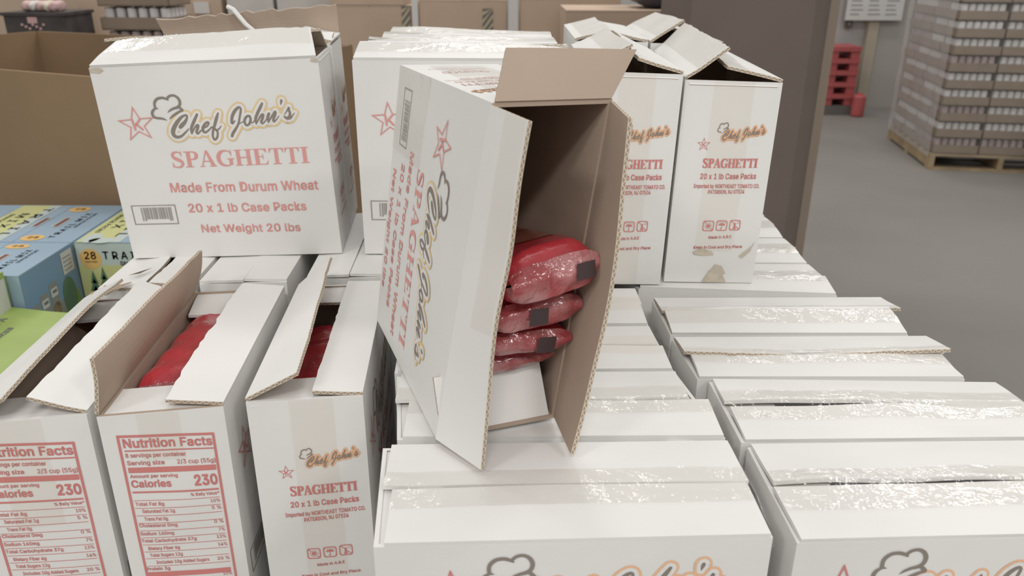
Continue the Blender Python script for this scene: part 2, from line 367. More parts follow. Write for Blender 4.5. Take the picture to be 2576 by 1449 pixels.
def narrow_print(wd, h, red=None, keep=True):
    red = red or INK_B; p = Print()
    a0, b0, a1, b1 = LBB
    lf = lambda q: ((.391 + .513 * (q[0] - a0) / (a1 - a0)) * wd, (.703 + .09 * (q[1] - b0) / (b1 - b0) + .008 * (q[0] - a0) / (a1 - a0)) * h)
    for key, m, l in (('halo', HALO_O, 0), ('ink', INK_G, 2), ('hat', INK_G, 2)): p.add(m, (LOGO_N if key == 'halo' else LOGO)[key], l, lf)
    p.add(red, star_polys((0, 0), 1, .2, .03), 0, lambda q: (.266 * wd + q[0] * .0096, .689 * h + q[1] * .0098))
    for dx_ in (-.0035, .0035): p.add(red, SPAG, 0, lambda q: ((.282 + dx_ + .583 * q[0]) * wd, (.581 + .043 * q[1] + .005 * q[0]) * h))
    for t, u0, u1, v, c in (('20 x 1 lb Case Packs', .268, .871, .527, .026), ('Imported by NORTHEAST TOMATO CO.', .210, .922, .483, .0185), ('PATERSON, NJ 07524', .372, .766, .456, .0185), ('Made in A.R.E', .441, .692, .231, .014)):
        p.text(red, t, u0 * wd, v * h, u1 * wd, (v + .006) * h, c * h, .024)
    if keep: p.text(red, 'Keep in Cool and Dry Place', .291 * wd, .178 * h, .831 * wd, .186 * h, .0145 * h, .024)
    s = .122 * wd
    for k, u in enumerate((.361, .508, .654)): p.add(red, icon_polys(k, u * wd, (.270 + .003 * k) * h, s))
    return p
def nutrition_print(wd, h):
    p = Print(); red = INK_B
    sk = lambda u, v: (u * wd, (v - .030 * (u - .15)) * h)
    R = lambda a, b, c, d: p.add(red, rect(a, b, c, d, .06), 0, lambda q: sk(*q))
    T = lambda t, u0, u1, v, c, bold=.022: p.text(red, t, *sk(u0, v), *sk(u1, v), c * h, bold)
    R(.118, .185, .138, .917); R(.868, .185, .888, .917); R(.118, .908, .888, .918); R(.118, .185, .888, .193)
    T('Nutrition Facts', .158, .862, .866, .036, .03)
    R(.160, .849, .864, .8545)
    T('8 servings per container', .159, .636, .824, .017); T('Serving size', .160, .455, .791, .018); T('2/3 cup (55g)', .556, .864, .791, .0185, .014)
    R(.158, .757, .860, .780)
    T('Amount per serving', .161, .541, .735, .0145); T('Calories', .159, .478, .694, .030, .03); T('230', .668, .855, .694, .045, .035)
    R(.155, .668, .853, .6755)
    T('% Daily Value*', .621, .852, .648, .013)
    rows = [('Total Fat 8g', .157, .391, .612, '10%'), ('Saturated Fat 1g', .202, .467, .580, '5 %'), ('Trans Fat 0g', .206, .398, .545, None), ('Cholesterol 0mg', .152, .466, .515, '0 %'), ('Sodium 160mg', .148, .425, .477, '7%'), ('Total Carbohydrate 37g', .145, .600, .443, '13%'), ('Dietary Fiber 4g', .188, .448, .406, '14%'), ('Total Sugars 12g', .189, .461, .373, None), ('Includes 10g Added Sugars', .230, .676, .338, '20 %'), ('Protein 3g', .136, .333, .307, None), ('Vitamin D 2mcg', .133, .387, .262, '10%')]
    for i, (t, u0, u1, v, pc) in enumerate(rows):
        T(t, u0, u1, v, .0150)
        if pc: T(pc, .850 - .026 * len(pc), .848, v + .001, .0150, .012)
    for v in (.636, .602, .568, .534, .499, .466, .432, .398, .365, .328): R(.150, v - .0022, .850, v)
    R(.132, .275, .842, .298)
    return p

# ------------------------------------------------------------------ cartons
TH = .0042
FACES = {'front': (0, 1), 'right': (1, 2), 'back': (2, 3), 'left': (3, 0)}
class Carton:
    """corrugated carton from four base corners and four rim corners (front-left, front-right, back-right, back-left)"""
    def __init__(s, label, b, t, group=None, bulge=.003, seed=0, name='spaghetti_carton', cat='carton', outer=None, inner=None):
        s.b = [V(p) for p in b]; s.t = [V(p) for p in t]; s.seed = seed; s.bulge = bulge; s.outer = outer or PAPER; s.inner = inner or KRAFT
        base = sum(s.b, V()) / 4; s.cen = (sum(s.b, V()) + sum(s.t, V())) / 8
        s.up = (sum(s.t, V()) - sum(s.b, V())).normalized()
        tn = (s.t[1] - s.t[0] + s.t[2] - s.t[3]).cross(s.t[3] - s.t[0] + s.t[2] - s.t[1]).normalized(); s.tn = tn
        s.root = thing(name, base, label, cat, group); s.body = MB(); s.tipped = False; s.flaps = {}; s.tapes = MB(); s.tape_n = 0
    def ring(s, lst, k):
        o = []
        for i in range(4):
            p, a, c = lst[i], lst[(i + 1) % 4], lst[(i - 1) % 4]
            o.append(p + ((a - p).normalized() + (c - p).normalized()) * k)
        return o
    def panel(s, face, b=None, t=None):
        i, j = FACES[face]; b = b or s.b; t = t or s.t
        b0, b1, t0, t1 = b[i], b[j], t[i], t[j]
        n = (b1 - b0).cross(t0 - b0).normalized()
        def f(u, v):
            p = b0.lerp(b1, u).lerp(t0.lerp(t1, u), v)
            k = math.sin(math.pi * min(max(u, 0), 1)) * math.sin(math.pi * min(max(v, 0), 1))
            return p + n * (s.bulge * k + .0016 * k ** .5 * nz(p, 14, s.seed)) if k > 1e-9 else p
        f.n = n; f.w = ((b1 - b0).length + (t1 - t0).length) / 2; f.h = ((t0 - b0).length + (t1 - b1).length) / 2
        return f
    def shell(s):
        bi = s.ring(s.b, TH); ti = s.ring(s.t, TH)
        for face in FACES:
            f = s.panel(face); g = s.panel(face, bi, ti)
            s.body.grid(f, 12, 10, s.outer); s.body.grid(g, 12, 10, s.inner, flip=True)
            ln = 0
            for i in range(12):
                a, b_, c, d = f(i / 12, 1), f((i + 1) / 12, 1), g((i + 1) / 12, 1), g(i / 12, 1)
                L_ = f.w / 12; s.body.poly([a, b_, c, d], s.outer if not s.tipped else s.inner); ln += L_
        s.body.poly([s.b[3], s.b[2], s.b[1], s.b[0]], s.outer); up = s.up * TH
        s.body.poly([p + up for p in bi], s.inner)
    def print(s, face, pr, u_off=0.0, off=.0006, v_off=0.0):
        f = s.panel(face)
        for m, lvl, polys in pr.items:
            for q in polys:
                s.body.poly([f((p[0] + u_off) / f.w, (p[1] + v_off) / f.h) + f.n * (off + .00022 * lvl) for p in q], m)
        return s
    def flap_fn(s, face, a0=2, a1=None, mid=0, L=.064, s0=.002, s1=.002, curl=0, lift=None, tips=None, wob=.0015, sag=0.0, seed=None, rag=.0, hinge=None, t0=0.0, t1=0.0, L1=None):
        i, j = FACES[face]; h0, h1 = hinge or (s.t[i], s.t[j]); a1 = a0 if a1 is None else a1
        hd = (h1 - h0).normalized(); inw = s.tn.cross(hd).normalized(); up = s.tn
        ln = (h1 - h0).length; sd = s.seed + (seed if seed is not None else len(s.flaps) * 1.7); lift = TH * .5 if lift is None else lift
        def f(u, v):
            uu = (s0 + (ln - s0 - s1) * u) / ln
            h = h0.lerp(h1, uu) + up * lift
            if tips:
                x = u * (len(tips) - 1); k = min(int(x), len(tips) - 2); tp = tips[k].lerp(tips[k + 1], x - k) if len(tips) < 4 else V(crom_pt(tips, x))
                p = h.lerp(tp, v)
                return p + (up * (wob * nz(p, 13, sd) * v)) + (tp - h).normalized() * (rag * nz(p, 60, sd) * (v > .98)) + hd.cross(tp - h).normalized() * (sag * math.sin(math.pi * v))
            ang = math.radians(a0 + (a1 - a0) * u + mid * math.sin(math.pi * u) + curl * v * .5)
            d = inw * math.cos(ang) + up * math.sin(ang); nn = up * math.cos(ang) - inw * math.sin(ang)
            Lu = (L if L1 is None else L + (L1 - L) * u) + rag * noise.noise(V((uu * ln * 90, sd, 0))) * v
            skew = hd * ((t0 * (1 - u) - t1 * u) * v)
            p = h + d * (Lu * v) + skew
            return p + nn * (wob * nz(p, 11, sd) * min(1, v * 3) + sag * math.sin(math.pi * v))
        return f
    def flap(s, face, name='flap', **k):
        f = s.flap_fn(face, **k); s.flaps[face] = f
        mb = MB(); nu, nv = 28, 8
        def nrm(u, v):
            e = .01; u = min(max(u, e), 1 - e); v = min(max(v, e), 1 - e)
            return (f(u + e, v) - f(u - e, v)).cross(f(u, v + e) - f(u, v - e)).normalized()
        f.nrm = nrm; h = TH / 2
        top = lambda u, v: f(u, v) + nrm(u, v) * h
        bot = lambda u, v: f(u, v) - nrm(u, v) * h
        mb.grid(top, nu, nv, s.outer); mb.grid(bot, nu, nv, s.inner, flip=True)
        em = s.outer if (abs(k.get('a0', 2)) < 6 and not k.get('rag') and not k.get('tips')) else EDGE
        def edge(path):
            ln = 0
            for (u, v), (u2, v2) in zip(path, path[1:]):
                a, b_, c, d = top(u, v), bot(u, v), bot(u2, v2), top(u2, v2); L_ = (d - a).length
                mb.poly([a, b_, c, d], em, [(ln, 1), (ln, 0), (ln + L_, 0), (ln + L_, 1)]); ln += L_
        hm = s.inner if (k.get('tips') or k.get('a0', 2) > 60) else s.outer
        for i in range(nu): mb.poly([top(i / nu, 0), bot(i / nu, 0), bot((i + 1) / nu, 0), top((i + 1) / nu, 0)], hm)
        edge([(1, j / nv) for j in range(nv + 1)])
        edge([(1 - i / nu, 1) for i in range(nu + 1)]); edge([(0, 1 - j / nv) for j in range(nv + 1)])
        f.obj = mb.build(name, s.root); return f
    def tape_on(s, f, u0, u1, v0, v1, off=.0012, m=None, nu=24, nv=6, jag=.0):
        n = f.nrm if hasattr(f, 'nrm') else (lambda u, v: f.n)
        hh = TH / 2 if hasattr(f, 'nrm') else 0
        def g(u, v):
            p = f(u, v); return p + n(u, v) * (hh + off + .0007 * nz(p, 60, s.seed))
        if hasattr(f, 'obj'):
            tb = MB(); tb.grid(g, nu, nv, m or TAPE, u0=u0, u1=u1, v0=v0, v1=v1); tb.build('packing_tape', f.obj, smooth=True, origin=tuple(s.root['_o'])); return
        s.tapes.grid(g, nu, nv, m or TAPE, u0=u0, u1=u1, v0=v0, v1=v1); s.tape_n += 1
    def seam_tape(s, fa, fb, va=.62, vb=.62, m=None, off=.0014, u0=0, u1=1):
        def g(u, w):
            ua = u0 + (u1 - u0) * u
            if w < .5: v = va + (1 - va) * w * 2; p, n = fa(ua, v), fa.nrm(ua, v)
            else: v = vb + (1 - vb) * (1 - w) * 2; p, n = fb(1 - ua, v), fb.nrm(1 - ua, v)
            return p + n * (TH / 2 + off + .0009 * nz(p, 55, s.seed))
        s.tapes.grid(g, 36, 10, m or TAPE); s.tape_n += 1
    def done(s):
        s.shell(); s.body.build('body', s.root, weld=.00002)
        if s.tape_n: s.tapes.build('packing_tape', s.root, smooth=True)
        return s
def crom_pt(tips, x):
    k = min(int(x), len(tips) - 2); t = x - k
    p0 = tips[max(k - 1, 0)]; p1 = tips[k]; p2 = tips[k + 1]; p3 = tips[min(k + 2, len(tips) - 1)]
    return .5 * (2 * p1 + (p2 - p0) * t + (2 * p0 - 5 * p1 + 4 * p2 - p3) * t * t + (3 * p1 - p0 - 3 * p2 + p3) * t ** 3)
H = .300
def rim(xy4, z): return [P(x, y, z) for x, y in xy4]
def down(t, h=H, dx=0, dy=0): return [p - V((dx, dy, h)) for p in t]

# ------------------------------------------------------------------ the place: floor, walls
def struct(o, kind='structure'): o['kind'] = kind; return o
CONC = mat('concrete', (.265, .25, .232), .55, .25, var=.16, vscale=.9, col2=(.235, .222, .205))
WALLM = mat('wall_paint', (.44, .42, .405), .6, .2, var=.06, vscale=2)
m = MB(); m.grid(lambda u, v: V((-9 + 18 * u, -3.5 + 13 * v, 0)), 8, 8, CONC); struct(m.build('floor'))
m = MB(); m.box((0, 9.05, 2.2), (18, .16, 4.4), WALLM); struct(m.build('wall_back'))
for sx, nm in ((-1, 'wall_left'), (1, 'wall_right')):
    m = MB(); m.box((sx * 9.08, 2.99, 2.2), (.16, 12.98, 4.4), WALLM); struct(m.build(nm))

# ------------------------------------------------------------------ lower layer of white cartons on the pallet
ZR = -.4495
def posed(x, y, zt, yaw, roll, pit, w_, d_, zb):
    h = zt - zb; out = []
    for zz in (-h, 0):
        for a, b in ((-.5, 0), (.5, 0), (.5, 1), (-.5, 1)):
            l = V((a * w_, b * d_, zz))
            R_ = Matrix.Rotation(math.radians(yaw), 3, 'Z') @ Matrix.Rotation(math.radians(pit), 3, 'X') @ Matrix.Rotation(math.radians(roll), 3, 'Y')
            out.append(P(x, y, zt) + R_ @ l)
    zmin = min(p.z for p in out[:4])
    for p in out[:4]: p.z = zb + CAMZ
    return out[:4], out[4:]
G_TOP = 'white cartons of the top full layer'
LAY = {}
def low(key, xy, label, seed, flaps, printf=None, tape=True, zr=ZR):
    t = rim(xy, zr); c = Carton(label, down(t), t, G_TOP, .0025, seed); LAY[key] = xy; c.tipped = any(k.get('a0', 0) > 60 for f, k in flaps)
    fl = [c.flap(f, **k) for f, k in flaps]
    if flaps[0][0] == 'front': c.flap('left', a0=3, L=.058, lift=-.0035, s0=.005, s1=.005); c.flap('right', a0=-2, L=.058, lift=-.0035, s0=.005, s1=.005)
    if tape and len(fl) >= 2: c.seam_tape(fl[0], fl[1], **(tape if isinstance(tape, dict) else {}))
    if printf: printf(c)
    c.done(); return c, fl
NW, BW = .130, .329
BP_O = broad_print(.325, H, INK_B, HALO_O, INK_G); NP = narrow_print(.130, H); NUT = nutrition_print(.130, H); BP_S = broad_print(.329, H, INK_B, HALO_O, INK_G)
# three cartons with their narrow ends to the front
def f1(c): c.print('front', NUT).print('right', BP_S); c.tape_on(c.panel('front'), .28, .66, .55, 1.0, m=TAPE2)
low('n1', [(-.585, .712), (-.454, .736), (-.477, 1.068), (-.608, 1.045)], 'white carton with red nutrition panel at the left frame edge, long dark lid slit', 1,
    [('left', dict(a0=27, a1=25, L=.064, mid=4, wob=.003, rag=.002)), ('right', dict(a0=18, a1=20, L=.061, wob=.003, rag=.002)), ('front', dict(a0=-3, L=.06, lift=-.004, s0=.005, s1=.005)), ('back', dict(a0=-3, L=.06, lift=-.004, s0=.005, s1=.005))], f1, tape=False)
def f2(c): c.print('front', NUT).print('right', BP_S); c.tape_on(c.panel('front'), .30, .64, .80, 1.0, m=TAPE2)
low('n2', [(-.441, .731), (-.314, .754), (-.337, 1.093), (-.464, 1.075)], 'white carton with red nutrition panel, one flap upright showing brown inside, red bags within', 2,
    [('left', dict(a0=75, a1=84, L=.066, wob=.003, rag=.0015, sag=-.003)), ('right', dict(a0=5, a1=7, L=.061, wob=.003, rag=.0035, mid=3)), ('front', dict(a0=0, L=.062, lift=-.004, s0=.005, s1=.005)), ('back', dict(a0=-5, L=.066, lift=-.004, s0=.005, s1=.005))], f2, tape=False)
def f3(c): c.print('front', NP).print('right', BP_S); c.tape_on(c.panel('front'), .36, .74, .0, 1.0, m=TAPE2)
low('n3', [(-.292, .762), (-.166, .777), (-.190, 1.115), (-.316, 1.100)], 'white carton with small orange cook logo, flaps ajar over a narrow red slit', 3,
    [('left', dict(a0=40, a1=27, L=.066, wob=.002, rag=.002)), ('right', dict(a0=3, a1=1, L=.056, wob=.002, rag=.001)), ('front', dict(a0=-4, L=.060, lift=-.004, s0=.005, s1=.005)), ('back', dict(a0=-6, L=.05, lift=-.004, s0=.005, s1=.005))], f3, tape=False)
# the row behind them
bB1 = low('b1', [(-.606, 1.076), (-.475, 1.092), (-.488, 1.418), (-.619, 1.402)], 'white carton with a torn front corner under the left end of the upper large carton', 4,
    [('left', dict(a0=7, a1=3, L=.063, wob=.004, rag=.003)), ('right', dict(a0=4, a1=4, L=.061, wob=.003, rag=.002))], tape=False)
m = MB(); q_ = [onz(x, y, -.440) for x, y in ((228, 748), (262, 728), (300, 716), (330, 709))]; r_ = [onz(x, y, -.4395) for x, y in ((238, 752), (272, 741), (304, 724), (332, 711))]
for i in range(3): m.poly([q_[i] + V((0, 0, .006 * (i != 2))), r_[i], r_[i + 1], q_[i + 1] + V((0, 0, .004 * (i == 0)))], KRAFT)
m.build('torn_edge', bB1[0].root)
m = MB(); q_ = [onz(x, y, -.4385) for x, y in ((322, 693), (352, 683), (384, 673), (352, 688))]; m.poly(q_, mat('cut_board', (.16, .12, .09), .8, .1)); m.build('knife_cut', bB1[0].root)
low('b2', [(-.468, 1.106), (-.340, 1.116), (-.352, 1.445), (-.480, 1.435)], 'closed white carton under the middle of the upper large carton, only its front top showing', 5,
    [('left', dict(a0=1, L=.0645)), ('right', dict(a0=1, L=.0635))], tape=False)
low('b3', [(-.312, 1.128), (-.186, 1.138), (-.198, 1.466), (-.325, 1.456)], 'closed white carton right of the dark gap behind the carton with the narrow red slit', 6,
    [('left', dict(a0=2, L=.063)), ('right', dict(a0=1, L=.0625))], tape=False)
# centre column, broad sides to the front
def fl2(L, a=2, b=2, s=.002, **k): return [('front', dict(a0=a, L=L, s0=s, s1=.002, **k)), ('back', dict(a0=b, L=L, s1=s, **k))]
def fc(c): c.print('front', BP_O, v_off=.030, u_off=.014)
low('c1', [(-.114, .529), (.221, .543), (.219, .684), (-.128, .674)], 'large closed white carton at the bottom centre of the photo, grey hat on its front', 7, fl2(.0705, 1.5, 2, .009, wob=.002), fc, tape=dict(va=.60, vb=.70))
low('c2', [(-.116, .689), (.218, .694), (.194, .830), (-.134, .822)], 'closed white carton directly behind the bottom centre one, tilted open carton standing over it', 8, fl2(.067, 2, 3, .006, wob=.002))
low('c3', [(-.138, .830), (.192, .838), (.183, .955), (-.145, .947)], 'closed white carton third back in the centre column, right of the tilted open carton', 9, fl2(.058, 2, 4, .004, wob=.0025), tape=dict(m=TAPE2))
low('c4', [(-.148, .957), (.182, .965), (.183, 1.086), (-.152, 1.080)], 'closed white carton fourth back in the centre column, in front of two standing narrow cartons', 10, fl2(.060, 3, 3, .004, wob=.003), tape=dict(m=TAPE2))
# right column
def fr(c): c.print('front', BP_O, v_off=.032, u_off=-.005)
low('r1', [(.239, .536), (.572, .550), (.569, .687), (.236, .678)], 'large closed white carton at the bottom right corner, shiny tape along its lid', 11, fl2(.068, 2, 4, .003, wob=.003, mid=1.5), fr, tape=dict(va=.50, vb=.75))
low('r2', [(.232, .686), (.570, .694), (.557, .806), (.228, .812)], 'closed white carton second back in the right column, directly behind the bottom right one', 12, fl2(.058, 3, 5, .004, wob=.003, mid=2), tape=dict(va=.55, vb=.6))
low('r3', [(.216, .818), (.528, .820), (.536, .928), (.206, .922)], 'closed white carton third back in the right column, rear flap lifted with brown edge', 13,
    [('front', dict(a0=4, L=.056, wob=.003)), ('back', dict(a0=10, a1=9, mid=-5, L=.058, wob=.002, rag=.003))], tape=dict(va=.5, vb=.8))
low('r4', [(.206, .936), (.516, .938), (.532, 1.056), (.201, 1.050)], 'closed white carton fourth back in the right column, bright glare on its bowed lid', 14,
    [('front', dict(a0=7, a1=10, mid=3, L=.060, wob=.003)), ('back', dict(a0=9, a1=7, L=.059, wob=.003, rag=.002))], tape=dict(va=.35, vb=.8))
low('r5', [(.188, 1.094), (.473, 1.070), (.474, 1.190), (.150, 1.192)], 'closed white carton at the foot of the rightmost standing narrow carton', 15, fl2(.060, 4, 3, wob=.002))
low('r6', [(.150, 1.198), (.474, 1.197), (.475, 1.318), (.150, 1.317)], 'closed white carton at the right pallet edge, sixth back, beside the rightmost standing narrow carton', 16, fl2(.060, 3, 3, wob=.003))
low('r7', [(.150, 1.324), (.475, 1.324), (.478, 1.446), (.150, 1.445)], 'closed white carton seventh back at the right pallet edge, farthest one showing there', 17, fl2(.060, 4, 3, wob=.003))
# those the photo only hints at under the standing cartons
m = MB(); fp = [onz(x, y, -.455) for x, y in ((1660, 800), (1720, 880), (1790, 965), (1850, 1060), (1885, 1130), (1935, 1220), (1965, 1300))]
def filmf(u, v):
    x = u * 6; p = V(crom_pt(fp, x)); k = (v - .5) * 2
    return p + V((.0085 * k, 0, -.030 * (1 - abs(k)) - .012 + .012 * nz(p + V((0, 0, v)), 24, 5)))
m.grid(filmf, 60, 10, WRAP)
tag(m.build('plastic_film', smooth=True, origin=fp[3]), 'crumpled clear film tucked into the gap between the centre and right carton columns', 'plastic film')
HID = [[(-.154, 1.090), (.136, 1.096), (.138, 1.212), (-.157, 1.208)]]
for k in range(4):
    y0 = 1.218 + .136 * k; HID.append([(-.170, y0), (.142, y0), (.142, y0 + .131), (-.170, y0 + .131)])
for k in range(2):
    y0 = 1.452 + .136 * k; HID.append([(.150, y0), (.478, y0), (.478, y0 + .131), (.150, y0 + .131)])
def plain_box(xy, zt, h, name, label, cat, group, mt):
    t = rim(xy, zt); b = down(t, h); mb = MB()
    for i in range(4): j = (i + 1) % 4; mb.poly([b[i], b[j], t[j], t[i]], mt)
    mb.poly(t, mt); mb.poly(b[::-1], mt)
    return tag(mb.build(name, origin=sum(b, V()) / 4), label, cat, group)
for xy in HID: plain_box(xy, ZR + TH, H + TH, 'sealed_carton', 'sealed white carton buried inside the pallet load', 'carton', 'buried white cartons', PAPER)
for lv in (1, 2):
    for xy in list(LAY.values()) + HID:
        plain_box(xy, ZR - .3005 * lv, H, 'sealed_carton', 'sealed white carton buried inside the pallet load', 'carton', 'buried white cartons', PAPER)
WOOD = mat('pallet_wood', (.42, .32, .20), .8, .15, var=.3, vscale=6)
def pallet(o, ux, uy, lx, ly, label, z0=0.0, mt=WOOD):
    """four way wooden pallet: deck boards, stringers, bottom boards"""
    o, ux, uy = V(o), V(ux).normalized(), V(uy).normalized(); r = thing('wooden_pallet', o + (ux * lx + uy * ly) / 2, label, 'pallet')
    R_ = Matrix((ux, uy, V((0, 0, 1)))).transposed()
    def bd(nm, a, b, z, sa, sb, h):
        mb = MB(); mb.box(o + ux * a + uy * b + V((0, 0, z)), (sa, sb, h), mt, R_); mb.build(nm, r)
    for k in range(3): bd('stringer', .02 + (lx - .04) * k / 2, ly / 2, z0 + .062, .038, ly, .088)
    for k in range(7): bd('deck_board', lx / 2, .05 + (ly - .1) * k / 6, z0 + .116, lx, .095, .018)
    for k in range(3): bd('bottom_board', lx / 2, .05 + (ly - .1) * k / 2, z0 + .009, lx, .095, .018)
    return r
pallet((-.62, .53, 0), (1, 0, 0), (0, 1, 0), 1.20, 1.22, 'wooden pallet under the white cartons, in the shade below them')

# ------------------------------------------------------------------ standing cartons of the upper layer
G_UP = 'white cartons standing on the top layer'
ZB = -.4425
BPA = broad_print(.329, H)
b, t = posed(-.4524, 1.206, -.1396, 4.87, -2.19, 1.01, .329, .130, ZB)
A = Carton('large white carton at upper left facing front, yellow outlined script logo and red lettering', b, t, G_UP, .004, 21)
fa = A.flap('front', a0=24, a1=33, mid=3, L=.066, t0=.022, t1=.012, wob=.003, rag=.003)
fb = A.flap('back', a0=30, a1=26, L=.064, wob=.003)
A.tape_on(fa, .02, .99, .42, 1.0, jag=1); A.tape_on(fb, 0, 1, .5, 1)
A.flap('right', a0=-30, L=.055, lift=-.004, s0=.006, s1=.006); A.flap('left', a0=-25, L=.055, lift=-.004, s0=.006, s1=.006)
pf = A.panel('front')
for pl in ([(.002, .978), (.04, .972), (.062, .985), (.05, .998), (.002, .998)], [(.965, .985), (.998, .978), (.998, .998), (.97, .998)]): A.body.poly([pf(*p) + pf.n * .0008 for p in pl], SMUDGE)
A.print('front', BPA).print('right', NP).done()
d = V((-.0115, .1355, 0))
A2 = Carton('white carton right behind the upper left one, rear flap raised and showing brown inside', [p + d for p in b], [p + d + V((.004, 0, .004)) for p in t], G_UP, .003, 22)
A2.flap('front', a0=12, L=.062, wob=.002); A2.flap('back', a0=96, a1=95, L=.054, L1=.040, wob=.003, rag=.005, sag=.004, s1=.028, t1=-.012); A2.flap('right', a0=14, L=.06, lift=.006, wob=.003)
A2.print('right', NP)
q = A2.flaps['back']
tt = MB()
base_ = q(.58, 1.0)
tt.tube([base_ + V((-.005, -.006, .012)), base_ + V((.006, -.012, .008)), base_ + V((.028, -.022, -.016)), base_ + V((.055, -.035, -.035)), base_ + V((.085, -.06, -.041)), base_ + V((.105, -.075, -.040))], .0042, PAPER)
tt.build('torn_paper_strip', A2.root)
A2.done()
b, t = posed(-.0755, 1.224, -.1375, 0, .1, 0, .327, .130, ZB)
B = Carton('large white carton mostly hidden behind the tilted open carton, red star at its left', b, t, G_UP, .003, 23)
f_a = B.flap('front', a0=14, a1=8, mid=6, L=.066, wob=.004, rag=.002); f_b = B.flap('back', a0=12, L=.064, wob=.003)
B.seam_tape(f_a, f_b, va=.3, vb=.5); B.print('front', BPA).print('left', NP).done()
for k, (y, x, zt, a, lab) in enumerate(((1.360, -.088, -.142, 11, 'white carton second in the file behind the tilted open carton, shiny tape over its lid'), (1.497, -.080, -.142, 10, 'white carton third in the file behind the tilted open carton, wavy lid'), (1.634, -.084, -.142, 9, 'white carton last in the file behind the tilted open carton, against the brown bins'))):
    b, t = posed(x, y, zt, (-1, 1, 0)[k], 0, 0, .325, .130, ZB)
    c = Carton(lab, b, t, G_UP, .003, 24 + k)
    g1 = c.flap('front', a0=a, a1=a - 8, mid=5, L=.064, wob=.005, rag=.002); g2 = c.flap('back', a0=a - 6, a1=a + 4, mid=-4, L=.064, wob=.005)
    c.seam_tape(g1, g2, va=.3, vb=.4); c.print('left', NP).done()
b, t = posed(.1645, 1.0955, -.138, 0, 1.78, 0, .128, .329, ZB)
D_ = Carton('narrow white carton standing behind the right flap of the tilted open carton', b, t, G_UP, .003, 31)
D_.flap('left', a0=24, a1=30, L=.066, wob=.003); D_.flap('right', a0=14, a1=24, L=.064, wob=.003, rag=.002); D_.flap('front', a0=-30, L=.055, lift=-.004, s0=.006, s1=.006)
D_.tape_on(D_.panel('front'), .33, .72, 0, 1, m=TAPE2); D_.tape_on(D_.flaps['left'], 0, 1, .5, 1)
D_.print('front', NP).done()
b, t = posed(.2990, 1.1029, -.1495, -1.96, 1.36, .22, .131, .329, ZB)
E_ = Carton('rightmost narrow white carton standing upright, scuffed lower front and tented flaps', b, t, G_UP, .0035, 32)
E_.flap('left', a0=46, a1=36, L=.068, wob=.004, rag=.002); E_.flap('right', a0=12, a1=22, L=.078, wob=.003, rag=.002); E_.flap('front', a0=-35, L=.055, lift=-.004, s0=.006, s1=.006)
E_.tape_on(E_.flaps['left'], 0, 1, .3, 1); E_.tape_on(E_.flaps['right'], 0, 1, .6, 1)
E_.tape_on(E_.panel('front'), .30, .72, .17, 1, m=TAPE2)
E_.print('front', NP)
pf = E_.panel('front')
for pl in ([(.28, .165), (.37, .185), (.50, .168), (.52, .15), (.40, .145), (.30, .15)], [(.55, .10), (.63, .09), (.68, .05), (.58, .03), (.50, .06)], [(.80, .145), (.93, .20), (.96, .225), (.92, .17), (.84, .135)], [(.42, .0), (.50, .07), (.62, .06), (.70, .005)]):
    E_.body.poly([pf(*p) + pf.n * .0009 for p in pl], SMUDGE)
E_.done()
for k, (x, y, zt, lab) in enumerate(((.170, 1.432, -.128, 'narrow white carton directly behind the half hidden narrow one, lid flap raised'), (.302, 1.440, -.132, 'narrow white carton directly behind the rightmost standing one, glossy tape on its raised flap'))):
    b, t = posed(x, y, zt, 0, .8, 0, .126, .325, ZB)
    c = Carton(lab, b, t, G_UP, .003, 34 + k)
    c.flap('left', a0=26 if k else 14, a1=34 if k else 14, L=.066, wob=.004); c.flap('right', a0=10, a1=10, L=.066, wob=.004); c.tape_on(c.flaps['left'], 0, 1, .2, 1); c.done()

# ------------------------------------------------------------------ the tilted open carton
TL, TR, BL, BR = P(-.018, .720, -.117), P(.095, .769, -.121), P(-.074, .674, -.440), P(.045, .715, -.4385)
TLb, TRb, BLb, BRb = P(-.135, .989, -.116), P(-.020, 1.035, -.120), P(-.179, .962, -.440), P(-.060, 1.005, -.440)
T = Carton('open white carton tilted on end at the centre, red bags inside its mouth', [TLb, BLb, BRb, TRb], [TL, BL, BR, TR], G_UP, .002, 41)
lf = [ony(x, y, .663 - .041 * i / 5) for i, (x, y) in enumerate(((1335, 305), (1304, 480), (1281, 655), (1247, 831), (1229, 1006), (1213, 1180)))]
rt = [ony(x, y, .646 + .061 * i / 5) for i, (x, y) in enumerate(((1440, 1143), (1484, 975), (1524, 806), (1550, 636), (1568, 467), (1586, 297)))]
T.tipped = True
T.flap('front', tips=lf, wob=.002, lift=0); T.flap('back', tips=rt, wob=.002, lift=0)
T.flap('left', tips=[ony(1600, 127, .81), ony(1436, 124, .788), ony(1272, 123, .765)], wob=.001, lift=0)
T.flap('right', a0=-14, a1=-24, L=.062, lift=-.002, s0=.005, s1=.006, wob=.001)
T.tape_on(T.flaps['front'], .0, .62, .45, .98, m=TAPE2); T.tape_on(T.panel('left'), .25, .8, .1, 1.0); T.tape_on(T.panel('front'), .0, .30, .0, .42)
T.print('front', broad_print(.329, .30, INK_A, HALO_Y, INK_G), v_off=-.028, u_off=.008).print('left', narrow_print(.130, H, mat('ink_faint_red', (.77, .56, .53), .6, .2))).done()

